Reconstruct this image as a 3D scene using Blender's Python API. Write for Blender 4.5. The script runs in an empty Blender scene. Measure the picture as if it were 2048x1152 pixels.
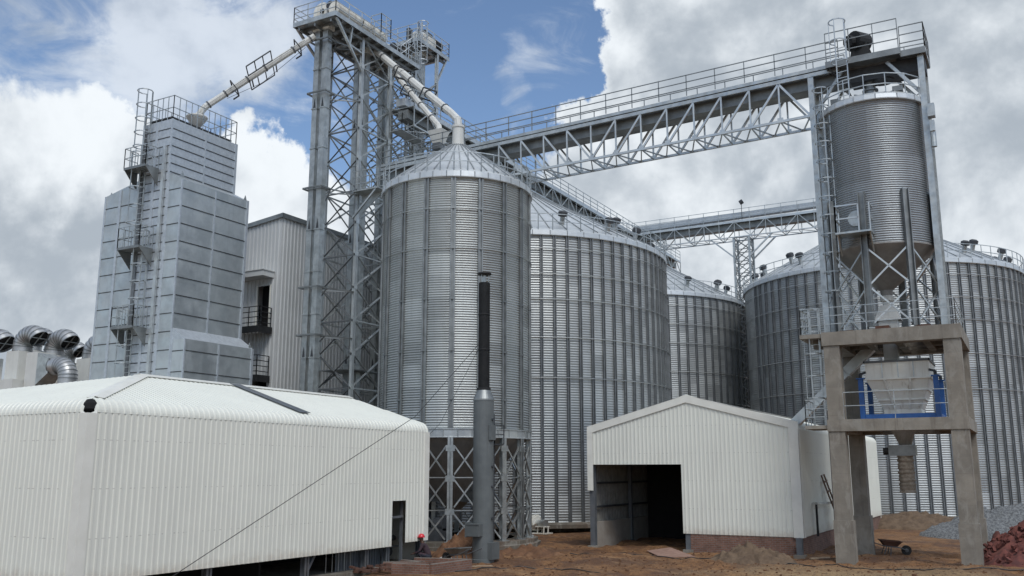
import bpy, math, random
from mathutils import Vector, Matrix, noise as mnoise
R = math.radians
pi = math.pi
random.seed(7)
scn = bpy.context.scene
COL = scn.collection

# ------------------------------------------------------------------ materials
def nd(nt, kind, props=None, **ins):
    n = nt.nodes.new(kind)
    for k, v in (props or {}).items():
        setattr(n, k, v)
    for k, v in ins.items():
        key = k
        if k.startswith('i') and k[1:].isdigit():
            key = int(k[1:])
        else:
            key = k.replace('_', ' ')
        s = n.inputs[key]
        if hasattr(v, 'node'):
            nt.links.new(v, s)
        else:
            s.default_value = v
    return n

def new_mat(name):
    m = bpy.data.materials.new(name)
    m.use_nodes = True
    nt = m.node_tree
    return m, nt, nt.nodes['Principled BSDF']

def rgb(c):
    return (c[0], c[1], c[2], 1.0)

def mixc(nt, fac, a, b, mode='MIX'):
    n = nt.nodes.new('ShaderNodeMix')
    n.data_type = 'RGBA'
    n.blend_type = mode
    for s, v in ((n.inputs[0], fac), (n.inputs[6], a), (n.inputs[7], b)):
        if hasattr(v, 'node'):
            nt.links.new(v, s)
        else:
            s.default_value = v
    return n.outputs[2]

def ramp(nt, fac, lo, hi, a=0.0, b=1.0):
    return nd(nt, 'ShaderNodeMapRange', {'clamp': True, 'interpolation_type': 'SMOOTHSTEP'},
              Value=fac, From_Min=lo, From_Max=hi, To_Min=a, To_Max=b).outputs[0]

def noi(nt, vec, scale, detail=4, rough=0.55, dist=0.0):
    return nd(nt, 'ShaderNodeTexNoise', None, Vector=vec, Scale=scale, Detail=detail, Roughness=rough, Distortion=dist).outputs[0]

def objco(nt, sc=(1, 1, 1)):
    tc = nt.nodes.new('ShaderNodeTexCoord')
    mp = nd(nt, 'ShaderNodeMapping', None, Vector=tc.outputs['Object'], Scale=sc)
    return mp.outputs[0]

def mat(name, c1, c2=None, scale=3.0, rough=0.6, metal=0.0, lo=0.35, hi=0.65, streak=None,
        bump=0.0, bscale=20.0, rvar=0.0, dirt=None, spec=0.5):
    """two-tone surface; streak=(colour, amount): stains running down; dirt=(colour, amount): blotches"""
    m, nt, b = new_mat(name)
    co = objco(nt)
    c2 = c2 or tuple(x * 0.85 for x in c1)
    f = ramp(nt, noi(nt, co, scale, 6, 0.6), lo, hi)
    col = mixc(nt, f, rgb(c1), rgb(c2))
    if dirt:
        g = ramp(nt, noi(nt, co, scale * 0.31, 7, 0.65, 0.4), 0.5, 0.72, 0, dirt[1])
        col = mixc(nt, g, col, rgb(dirt[0]))
    if streak:
        s = objco(nt, (5.0, 5.0, 0.28))
        g = ramp(nt, noi(nt, s, 1.0, 5, 0.6), 0.52, 0.74, 0, streak[1])
        col = mixc(nt, g, col, rgb(streak[0]))
    nt.links.new(col, b.inputs['Base Color'])
    b.inputs['Metallic'].default_value = metal
    b.inputs['Specular IOR Level'].default_value = spec
    if rvar:
        nt.links.new(ramp(nt, noi(nt, co, scale * 1.7, 4), 0.3, 0.7, rough - rvar, rough + rvar), b.inputs['Roughness'])
    else:
        b.inputs['Roughness'].default_value = rough
    if bump:
        bp = nd(nt, 'ShaderNodeBump', None, Strength=bump, Distance=0.03, Height=noi(nt, co, bscale, 6, 0.6))
        nt.links.new(bp.outputs[0], b.inputs['Normal'])
    return m

def silo_mat(name, nseg, row, base, var, rough, a0=0.0, metal=0.85, dirt=0.25):
    """galvanised corrugated sheets: each rolled sheet has a slightly different zinc tint"""
    m, nt, b = new_mat(name)
    tc = nt.nodes.new('ShaderNodeTexCoord')
    oi = nt.nodes.new('ShaderNodeObjectInfo')
    sp = nd(nt, 'ShaderNodeSeparateXYZ', None, i0=tc.outputs['Object'])
    at = nd(nt, 'ShaderNodeMath', {'operation': 'ARCTAN2'}, i0=sp.outputs[1], i1=sp.outputs[0]).outputs[0]
    an = nd(nt, 'ShaderNodeMath', {'operation': 'MULTIPLY_ADD'}, i0=at, i1=nseg / (2 * pi), i2=100.0 - a0).outputs[0]
    fl = nd(nt, 'ShaderNodeMath', {'operation': 'FLOOR'}, i0=an).outputs[0]
    zz = nd(nt, 'ShaderNodeMath', {'operation': 'MULTIPLY'}, i0=sp.outputs[2], i1=1.0 / row).outputs[0]
    fz = nd(nt, 'ShaderNodeMath', {'operation': 'FLOOR'}, i0=zz).outputs[0]
    cv = nd(nt, 'ShaderNodeCombineXYZ', None, i0=fl, i1=fz, i2=oi.outputs['Random']).outputs[0]
    wn = nd(nt, 'ShaderNodeTexWhiteNoise', {'noise_dimensions': '3D'}, Vector=cv)
    lo = tuple(x * (1 - var) for x in base)
    hi = tuple(min(1, x * (1 + var)) for x in base)
    col = mixc(nt, wn.outputs[0], rgb(lo), rgb(hi))
    st = noi(nt, objco(nt, (3.5, 3.5, 0.25)), 1.0, 6, 0.65)
    col = mixc(nt, ramp(nt, st, 0.45, 0.75, 0, dirt), col, rgb((base[0] * .5, base[1] * .5, base[2] * .48)))
    bl = noi(nt, objco(nt), 0.8, 6, 0.6)
    col = mixc(nt, ramp(nt, bl, 0.45, 0.7, 0, 0.35), col, rgb(tuple(min(1, x * 1.15) for x in base)))
    nt.links.new(col, b.inputs['Base Color'])
    b.inputs['Metallic'].default_value = metal
    rr = nd(nt, 'ShaderNodeMath', {'operation': 'MULTIPLY_ADD'}, i0=wn.outputs[0], i1=0.14, i2=rough - 0.07).outputs[0]
    nt.links.new(rr, b.inputs['Roughness'])
    return m

def brick_mat(name):
    m, nt, b = new_mat(name)
    tc = nt.nodes.new('ShaderNodeTexCoord')
    sp = nd(nt, 'ShaderNodeSeparateXYZ', None, i0=tc.outputs['Object'])
    ad = nd(nt, 'ShaderNodeMath', {'operation': 'ADD'}, i0=sp.outputs[0], i1=sp.outputs[1]).outputs[0]
    cv = nd(nt, 'ShaderNodeCombineXYZ', None, i0=ad, i1=sp.outputs[2], i2=0.0).outputs[0]
    br = nd(nt, 'ShaderNodeTexBrick', None, Vector=cv, Color1=rgb((.17, .075, .05)), Color2=rgb((.24, .12, .085)),
            Mortar=rgb((.2, .17, .145)), Scale=1.0, Mortar_Size=0.012, Brick_Width=0.23, Row_Height=0.085, Bias=0.0)
    co = objco(nt)
    col = mixc(nt, ramp(nt, noi(nt, co, 2.5, 6, .65), .42, .7, 0, .55), br.outputs[0], rgb((.1, .06, .045)))
    nt.links.new(col, b.inputs['Base Color'])
    b.inputs['Roughness'].default_value = 0.9
    bp = nd(nt, 'ShaderNodeBump', None, Strength=0.6, Distance=0.01, Height=br.outputs[1])
    bp.invert = True
    nt.links.new(bp.outputs[0], b.inputs['Normal'])
    return m

def dirt_mat(name):
    m, nt, b = new_mat(name)
    co = objco(nt)
    n1 = noi(nt, co, 0.35, 8, 0.62, 0.3)
    n2 = noi(nt, co, 2.2, 8, 0.65, 0.5)
    n3 = noi(nt, co, 9.0, 9, 0.74, .4)
    tr = noi(nt, objco(nt, (0.5, 2.4, 1)), 0.6, 7, 0.6, 0.6)
    col = mixc(nt, ramp(nt, n2, .35, .65), rgb((.15, .068, .025)), rgb((.26, .132, .053)))
    col = mixc(nt, ramp(nt, n1, .48, .62, 0, .75), col, rgb((.085, .037, .018)))
    col = mixc(nt, ramp(nt, tr, .52, .7, 0, .8), col, rgb((.31, .185, .09)))
    # drier, sandier soil towards the open yard in front of the concrete frame
    tc = nt.nodes.new('ShaderNodeTexCoord')
    ds = nd(nt, 'ShaderNodeVectorMath', {'operation': 'DISTANCE'}, i0=tc.outputs['Object'], i1=(-6.0, 35.5, 0)).outputs['Value']
    dn = nd(nt, 'ShaderNodeMath', {'operation': 'MULTIPLY_ADD'}, i0=n1, i1=-6.0, i2=ds).outputs[0]
    col = mixc(nt, ramp(nt, dn, -1.5, 4.0, .75, 0), col, rgb((.36, .25, .13)))
    col = mixc(nt, ramp(nt, n3, .48, .62, 0, .75), col, rgb((.07, .036, .022)))
    n4 = noi(nt, objco(nt, (1, 1, 1)), 26.0, 5, .7)
    col = mixc(nt, ramp(nt, n4, .58, .7, 0, .55), col, rgb((.34, .25, .16)))
    nt.links.new(col, b.inputs['Base Color'])
    nt.links.new(ramp(nt, n1, .4, .65, .95, .7), b.inputs['Roughness'])
    h = nd(nt, 'ShaderNodeMath', {'operation': 'MULTIPLY_ADD'}, i0=n3, i1=0.35, i2=n2).outputs[0]
    bp = nd(nt, 'ShaderNodeBump', None, Strength=0.9, Distance=0.12, Height=h)
    nt.links.new(bp.outputs[0], b.inputs['Normal'])
    return m

def concrete_mat(*a, **k):
    m = mat(*a, **k)
    nt = m.node_tree; b = nt.nodes['Principled BSDF']
    src = b.inputs['Base Color'].links[0].from_socket
    tc = nt.nodes.new('ShaderNodeTexCoord')
    sp = nd(nt, 'ShaderNodeSeparateXYZ', None, i0=tc.outputs['Object'])
    ad = nd(nt, 'ShaderNodeMath', {'operation': 'ADD'}, i0=sp.outputs[0], i1=sp.outputs[1]).outputs[0]
    cv = nd(nt, 'ShaderNodeCombineXYZ', None, i0=ad, i1=sp.outputs[2], i2=0.0).outputs[0]
    br = nd(nt, 'ShaderNodeTexBrick', None, Vector=cv, Color1=rgb((.82, .82, .82)), Color2=rgb((1.12, 1.1, 1.06)), Mortar=rgb((.6, .58, .55)), Scale=1.0, Mortar_Size=.012, Mortar_Smooth=.6, Brick_Width=7.3, Row_Height=1.22)
    col = mixc(nt, .38, src, br.outputs[0], 'MULTIPLY')
    pr = ramp(nt, noi(nt, objco(nt, (1, 1, .5)), 1.9, 8, .68, .6), .5, .62, 0, .55)
    col = mixc(nt, pr, col, rgb((.3, .285, .25)))
    nt.links.new(col, b.inputs['Base Color'])
    return m
MT = {}
MT['sheet'] = mat('white painted sheet', (.735, .742, .668), (.705, .712, .642), scale=0.5, rough=0.42, dirt=((.58, .575, .53), .35), streak=((.55, .545, .5), .3))
def sheet_marks(m):
    nt = m.node_tree; b = nt.nodes['Principled BSDF']
    src = b.inputs['Base Color'].links[0].from_socket
    tc = nt.nodes.new('ShaderNodeTexCoord'); ge = nt.nodes.new('ShaderNodeNewGeometry')
    z = nd(nt, 'ShaderNodeSeparateXYZ', None, i0=tc.outputs['Object']).outputs[2]
    nz = nd(nt, 'ShaderNodeSeparateXYZ', None, i0=ge.outputs['True Normal']).outputs[2]
    wall = nd(nt, 'ShaderNodeMath', {'operation': 'LESS_THAN'}, i0=nz, i1=.2).outputs[0]
    md = nd(nt, 'ShaderNodeMath', {'operation': 'MODULO'}, i0=z, i1=1.32).outputs[0]
    ln = nd(nt, 'ShaderNodeMath', {'operation': 'COMPARE'}, i0=md, i1=.66, i2=.014).outputs[0]
    dots = ramp(nt, noi(nt, objco(nt, (9, 9, .01)), 1.0, 2), .52, .6)
    f = nd(nt, 'ShaderNodeMath', {'operation': 'MULTIPLY'}, i0=ln, i1=dots).outputs[0]
    f = nd(nt, 'ShaderNodeMath', {'operation': 'MULTIPLY'}, i0=f, i1=wall).outputs[0]
    f = nd(nt, 'ShaderNodeMath', {'operation': 'MULTIPLY'}, i0=f, i1=.4).outputs[0]
    col = mixc(nt, f, src, rgb((.2, .19, .17)))
    zz = nd(nt, 'ShaderNodeMath', {'operation': 'MULTIPLY_ADD'}, i0=noi(nt, objco(nt), 3.0, 8, .7, .5), i1=-1.0, i2=z).outputs[0]
    g = ramp(nt, zz, .2, .75, .35, 0)
    g = nd(nt, 'ShaderNodeMath', {'operation': 'MULTIPLY'}, i0=g, i1=wall).outputs[0]
    col = mixc(nt, g, col, rgb((.34, .24, .16)))
    nt.links.new(col, b.inputs['Base Color'])
sheet_marks(MT['sheet'])
MT['sheet_trim'] = mat('white painted trim', (.76, .755, .69), (.7, .695, .63), scale=1.4, rough=0.4, dirt=((.5, .48, .42), .35))
MT['sheet_old'] = mat('grey white cladding', (.56, .575, .57), (.52, .535, .53), scale=0.4, rough=0.5, streak=((.36, .36, .345), .35))
MT['sheet_dark'] = mat('skylight strip', (.13, .145, .16), (.1, .11, .12), rough=0.3)
MT['galv'] = mat('galvanised steel', (.52, .545, .54), (.38, .40, .398), scale=2.2, rough=0.42, metal=.8, rvar=.1, streak=((.38, .41, .42), .4))
MT['galv_dark'] = mat('weathered galvanised steel', (.29, .305, .303), (.21, .222, .222), scale=1.5, rough=0.5, metal=.75, streak=((.19, .2, .21), .4))
MT['rib_dark'] = mat('dark and shadow toned zinc', (.21, .222, .23), (.165, .175, .18), rough=.5, metal=.5)  # zinc darkened to paint shadow onto silo ribs and front tower bracing
MT['galv_bright'] = mat('new galvanised sheet', (.6, .625, .62), (.48, .50, .50), scale=1.2, rough=0.38, metal=.75, rvar=.08, dirt=((.5, .52, .53), .4))
MT['roof'] = mat('galvanised roof sheet', (.66, .69, .70), (.55, .58, .59), scale=.9, rough=0.48, metal=.6, streak=((.45, .46, .46), .3))
MT['roof_seam'] = mat('roof seam', (.4, .42, .43), (.3, .32, .33), rough=0.5, metal=.6)
MT['panel'] = mat('spangled zinc panel', (.54, .575, .58), (.44, .475, .485), scale=1.1, rough=0.44, metal=.72, rvar=.1, bump=.4, bscale=1.1, streak=((.4, .43, .445), .4), dirt=((.62, .645, .655), .4))
MT['panel_light'] = mat('pale zinc panel', (.56, .6, .635), (.48, .52, .555), scale=5, rough=0.5, metal=.6, bump=.3, bscale=1.5, dirt=((.4, .43, .46), .4), streak=((.4, .43, .45), .3))
MT['seam_dark'] = mat('dark seam', (.035, .038, .042), (.055, .058, .06), rough=0.6)
MT['cream'] = mat('cream painted steel', (.64, .645, .615), (.58, .585, .555), scale=2, rough=0.45, streak=((.3, .27, .2), .4), dirt=((.42, .39, .31), .4))
MT['cream_pale'] = mat('pale cream duct', (.62, .62, .585), (.56, .56, .525), scale=.9, rough=0.5, streak=((.42, .42, .39), .3))
MT['white'] = mat('white enamel', (.82, .815, .75), (.75, .74, .67), scale=2, rough=0.4, streak=((.33, .26, .18), .55), dirt=((.45, .38, .28), .5))
MT['blue'] = mat('blue enamel', (.03, .13, .40), (.025, .1, .31), rough=0.45, dirt=((.05, .075, .13), .4))
MT['concrete'] = concrete_mat('cast concrete', (.27, .245, .205), (.205, .185, .155), scale=1.1, rough=0.88, bump=.25, bscale=9, dirt=((.13, .115, .095), .6), streak=((.12, .1, .08), .5))
MT['concrete_dark'] = concrete_mat('darker concrete', (.17, .15, .12), (.12, .105, .085), scale=1.3, rough=0.8, bump=.25, bscale=9, dirt=((.16, .095, .06), .6))  # same cast concrete in a darker tone, with brown blotches
MT['plaster'] = mat('plastered wall', (.33, .31, .275), (.27, .25, .22), scale=1.3, rough=0.9, dirt=((.2, .14, .1), .5))
MT['brick'] = brick_mat('red brick')
MT['rubble'] = mat('broken red brick', (.16, .052, .04), (.09, .033, .028), scale=4, rough=0.95, bump=.4, bscale=18, dirt=((.23, .1, .075), .5))
MT['dirt'] = dirt_mat('red brown soil')
MT['mound'] = mat('loose red soil', (.17, .085, .043), (.11, .054, .028), scale=3, rough=0.95, bump=1.0, bscale=7, dirt=((.24, .14, .075), .5))
MT['sand'] = mat('grey brown sand', (.16, .11, .07), (.105, .07, .045), scale=3, rough=0.95, bump=.8, bscale=9)
MT['gravel'] = mat('crushed grey stone', (.2, .208, .21), (.10, .105, .108), scale=9, rough=0.9, bump=1.0, bscale=16, lo=.42, hi=.58)
MT['stackgrey'] = mat('grey stack paint', (.125, .138, .14), (.1, .112, .115), scale=1.5, rough=0.5, streak=((.08, .088, .088), .45), dirt=((.16, .17, .165), .4))
MT['black'] = mat('black steel', (.008, .009, .010), (.014, .015, .016), rough=0.7)
MT['dark_steel'] = mat('dark primed steel', (.05, .055, .062), (.035, .038, .042), rough=0.55)
MT['grey_steel'] = mat('grey painted steel', (.115, .125, .135), (.09, .1, .11), rough=0.5, dirt=((.14, .1, .07), .3))
MT['rust'] = mat('brown primer', (.12, .055, .035), (.075, .04, .03), rough=0.8)
MT['wood'] = mat('weathered wood', (.17, .11, .07), (.09, .055, .038), scale=6, rough=0.85)
MT['wood_pale'] = mat('sawn plank', (.42, .33, .23), (.33, .25, .17), scale=6, rough=0.8)
MT['ply'] = mat('pinkish board', (.33, .21, .165), (.26, .16, .12), scale=4, rough=0.8)
MT['cone'] = mat('dull hopper sheet', (.33, .32, .30), (.26, .25, .235), scale=1.2, rough=.55, metal=.3, streak=((.2, .19, .175), .5))
MT['duct'] = mat('silver duct', (.5, .51, .515), (.42, .43, .435), scale=2, rough=.45, metal=.7, rvar=.08, dirt=((.3, .31, .31), .5))
MT['hole'] = mat('hollow dark', (.006, .006, .007), (.01, .01, .011), rough=0.9)  # near-black colour standing in for the shade inside openings
MT['wall_in'] = mat('shade darkened inside sheet', (.24, .235, .21), (.18, .175, .16), rough=0.6)  # wall sheet coloured darker to deepen the shade within the shed
MT['sleeve'] = mat('tan cloth sleeve', (.31, .26, .205), (.21, .175, .13), scale=6, rough=0.9, bump=.6, bscale=6)
MT['rope'] = mat('dark cable', (.02, .02, .022), (.03, .03, .03), rough=0.6)
MT['skin'] = mat('skin', (.09, .045, .028), (.075, .038, .024), rough=0.5)
MT['jacket'] = mat('dark plum work jacket', (.055, .03, .038), (.035, .022, .028), scale=9, rough=0.9)
MT['trousers'] = mat('dark blue trousers', (.025, .028, .04), (.018, .02, .03), scale=9, rough=0.9)
MT['helmet'] = mat('red safety helmet', (.62, .03, .045), (.52, .025, .04), rough=0.3)
MT['bag'] = mat('pale sack', (.55, .54, .52), (.4, .38, .36), scale=5, rough=0.9)
MT['s1'] = silo_mat('small silo sheets', 18, 1.12, (.41, .435, .432), .17, .42, metal=.6)
MT['s2'] = silo_mat('large silo sheets', 80, 1.12, (.41, .43, .43), .18, .46, metal=.55)
MT['sh'] = silo_mat('elevated silo sheets', 8, 1.1, (.34, .37, .388), .1, .42, metal=.6)

# ------------------------------------------------------------------ mesh builder
class M:
    def __init__(s):
        s.v = []; s.f = []
    def add(s, vs, fs):
        o = len(s.v)
        s.v.extend([tuple(p) for p in vs])
        s.f.extend([tuple(i + o for i in f) for f in fs])
        return s
    def box(s, x0, x1, y0, y1, z0, z1):
        return s.add([(x0, y0, z0), (x1, y0, z0), (x1, y1, z0), (x0, y1, z0), (x0, y0, z1), (x1, y0, z1), (x1, y1, z1), (x0, y1, z1)],
                     [(0, 3, 2, 1), (4, 5, 6, 7), (0, 1, 5, 4), (1, 2, 6, 5), (2, 3, 7, 6), (3, 0, 4, 7)])
    def bar(s, p, q, w=.06, h=None, up=(0, 0, 1)):
        h = h or w
        p = Vector(p); q = Vector(q); d = q - p
        if d.length < 1e-6:
            return s
        d.normalize(); u = Vector(up)
        if abs(d.dot(u)) > .98:
            u = Vector((0, 1, 0))
        a = d.cross(u).normalized() * (w / 2); b = a.cross(d).normalized() * (h / 2)
        vs = [p - a - b, p + a - b, p + a + b, p - a + b, q - a - b, q + a - b, q + a + b, q - a + b]
        return s.add(vs, [(0, 3, 2, 1), (4, 5, 6, 7), (0, 1, 5, 4), (1, 2, 6, 5), (2, 3, 7, 6), (3, 0, 4, 7)])
    def angle(s, p, q, w=.09, t=.016, up=(0, 0, 1), flip=1):
        """steel L-angle: two thin legs"""
        p = Vector(p); q = Vector(q); d = (q - p).normalized(); u = Vector(up)
        if abs(d.dot(u)) > .98:
            u = Vector((0, 1, 0))
        a = d.cross(u).normalized(); b = a.cross(d).normalized()
        s.bar(p + b * (w / 2), q + b * (w / 2), t, w, up)
        o = a * (flip * (w / 2 + t / 2))
        s.bar(p + o + b * t, q + o + b * t, w, t, up)
        return s
    def tube(s, pts, r, n=8, cap=True):
        pts = [Vector(p) for p in pts]
        rs = r if isinstance(r, (list, tuple)) else [r] * len(pts)
        o = len(s.v); prev = None
        for i, p in enumerate(pts):
            a = pts[min(i + 1, len(pts) - 1)] - pts[max(i - 1, 0)]
            if a.length < 1e-9:
                a = Vector((0, 0, 1))
            a.normalize()
            if prev is None:
                u = a.cross(Vector((0, 0, 1)))
                if u.length < .05:
                    u = a.cross(Vector((1, 0, 0)))
            else:
                u = prev - a * prev.dot(a)
            u.normalize(); prev = u; w = a.cross(u)
            for k in range(n):
                t = 2 * pi * k / n
                s.v.append(tuple(p + (u * math.cos(t) + w * math.sin(t)) * rs[i]))
        for i in range(len(pts) - 1):
            for k in range(n):
                k2 = (k + 1) % n
                s.f.append((o + i * n + k, o + i * n + k2, o + (i + 1) * n + k2, o + (i + 1) * n + k))
        if cap:
            s.f.append(tuple(o + k for k in range(n))[::-1])
            e = o + (len(pts) - 1) * n
            s.f.append(tuple(e + k for k in range(n)))
        return s
    def lathe(s, prof, n=48, c=(0, 0, 0), ph=0.0):
        o = len(s.v)
        cs = [(math.cos(2 * pi * k / n + ph), math.sin(2 * pi * k / n + ph)) for k in range(n)]
        for r, z in prof:
            for a, b in cs:
                s.v.append((c[0] + r * a, c[1] + r * b, c[2] + z))
        for i in range(len(prof) - 1):
            for k in range(n):
                k2 = (k + 1) % n
                s.f.append((o + i * n + k, o + i * n + k2, o + (i + 1) * n + k2, o + (i + 1) * n + k))
        return s
    def disc(s, c, r, n=24, up=True):
        o = len(s.v)
        for k in range(n):
            s.v.append((c[0] + r * math.cos(2 * pi * k / n), c[1] + r * math.sin(2 * pi * k / n), c[2]))
        f = tuple(o + k for k in range(n))
        s.f.append(f if up else f[::-1])
        return s
    def quad(s, *p):
        return s.add(p, [tuple(range(len(p)))])
    def slab(s, pts, d):
        """polygon pts extruded by vector d"""
        n = len(pts); d = Vector(d)
        vs = [Vector(p) for p in pts] + [Vector(p) + d for p in pts]
        fs = [tuple(range(n))[::-1], tuple(range(n, 2 * n))] + [(i, (i + 1) % n, n + (i + 1) % n, n + i) for i in range(n)]
        return s.add(vs, fs)
    def rail(s, pts, h=1.1, sp=1.2, rails=3, w=.045, toe=0.0, closed=False, post=None):
        pts = [Vector(p) for p in pts]
        if closed:
            pts = pts + [pts[0]]
        for a, b in zip(pts[:-1], pts[1:]):
            n = max(1, round((b - a).length / sp))
            for i in range(n + 1):
                p = a.lerp(b, i / n)
                s.bar(p, p + Vector((0, 0, h)), post or w)
            for k in range(rails):
                z = h * (k + 1) / rails
                s.bar(a + Vector((0, 0, z)), b + Vector((0, 0, z)), w)
            if toe:
                s.bar(a + Vector((0, 0, toe / 2)), b + Vector((0, 0, toe / 2)), .012, toe)
        return s
    def ladder(s, c, z0, z1, out, cage=True, cz=2.2, w=.45, rad=.38, t=.05):
        o = Vector((out[0], out[1], 0)).normalized(); sd = Vector((-o.y, o.x, 0)); c = Vector((c[0], c[1], 0))
        for k in (-1, 1):
            p = c + sd * (k * w / 2)
            s.bar(p + Vector((0, 0, z0)), p + Vector((0, 0, z1 + .9)), t)
        z = z0 + .3
        while z < z1:
            s.bar(c + sd * (-w / 2) + Vector((0, 0, z)), c + sd * (w / 2) + Vector((0, 0, z)), .028)
            z += .3
        if cage:
            cc = c + o * rad * .75
            an = [(-1.15 + 2.3 * i / 8) * pi * .5 * 1.35 for i in range(9)]
            ring = [cc + o * (rad * math.cos(a)) + sd * (rad * math.sin(a)) for a in an]
            z = z0 + cz
            zt = z1 + .9
            n = max(1, round((zt - z) / .9))
            for i in range(n + 1):
                zz = z + (zt - z) * i / n
                for a, b in zip(ring[:-1], ring[1:]):
                    s.bar(a + Vector((0, 0, zz)), b + Vector((0, 0, zz)), .035, .05)
            for p in (ring[0], ring[2], ring[4], ring[6], ring[8]):
                s.bar(p + Vector((0, 0, z)), p + Vector((0, 0, zt)), .03)
        return s
    def build(s, name, material, parent=None, smooth=False, loc=None, fix=False):
        o3 = Vector(ROOT[parent.name]) if parent is not None else Vector(loc or (0, 0, 0))
        me = bpy.data.meshes.new(name)
        me.from_pydata([(v[0] - o3.x, v[1] - o3.y, v[2] - o3.z) for v in s.v], [], s.f)
        if fix:
            import bmesh
            bm = bmesh.new(); bm.from_mesh(me); bmesh.ops.recalc_face_normals(bm, faces=bm.faces); bm.to_mesh(me); bm.free()
        if smooth:
            me.polygons.foreach_set('use_smooth', [True] * len(me.polygons))
        me.materials.append(MT[material] if isinstance(material, str) else material)
        ob = bpy.data.objects.new(name, me)
        COL.objects.link(ob)
        if parent is not None:
            ob.parent = parent
            ROOT[ob.name] = ROOT[parent.name]
        else:
            ob.location = o3
            ROOT[ob.name] = tuple(o3)
        return ob

ROOT = {}
def tag(o, label, cat, group=None, kind=None):
    if label: o['label'] = label
    if cat: o['category'] = cat
    if group: o['group'] = group
    if kind: o['kind'] = kind
    return o
def thing(name, label, cat, loc=(0, 0, 0), group=None):
    o = bpy.data.objects.new(name, None)
    o.empty_display_size = .3
    COL.objects.link(o); o.location = loc
    ROOT[o.name] = tuple(loc)
    return tag(o, label, cat, group)
def copy_tree(o, parent=None):
    c = o.copy(); COL.objects.link(c); c.parent = parent
    ROOT[c.name] = ROOT.get(o.name, (0, 0, 0))
    for ch in list(o.children):
        copy_tree(ch, c)
    return c

# ------------------------------------------------------------------ camera, sky, sun
cam = bpy.data.cameras.new('camera')
cam.sensor_width = 36; cam.lens = 36 * 1840 / 2048
cam.clip_start = .1; cam.clip_end = 3000
co = bpy.data.objects.new('camera', cam); COL.objects.link(co)
co.location = (0, 0, 3.8)
co.rotation_euler = (R(90 + 11.2), 0, R(29.2))
scn.camera = co

SUN_EL = 53.0
sun_dir = Vector((math.cos(R(SUN_EL)) * .70, math.cos(R(SUN_EL)) * -.714, math.sin(R(SUN_EL))))
sl = bpy.data.lights.new('sun', 'SUN'); sl.energy = 1.4; sl.angle = R(24); sl.color = (1, .98, .95)
so = bpy.data.objects.new('sun', sl); COL.objects.link(so)
so.rotation_euler = (-sun_dir).to_track_quat('-Z', 'Y').to_euler()
so.location = (30, -30, 60)

def pix(px, py):
    """direction in the sky for a point of the photograph (used only to say where clear sky and clouds lie)"""
    yc = 576 - py; s, c = math.sin(R(11.2)), math.cos(R(11.2)); sa, ca = math.sin(R(29.2)), math.cos(R(29.2))
    v = 1840 * s + yc * c; w = 1840 * c - yc * s; X = px - 1024
    return Vector((ca * X - sa * w, sa * X + ca * w, v)).normalized()

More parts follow.
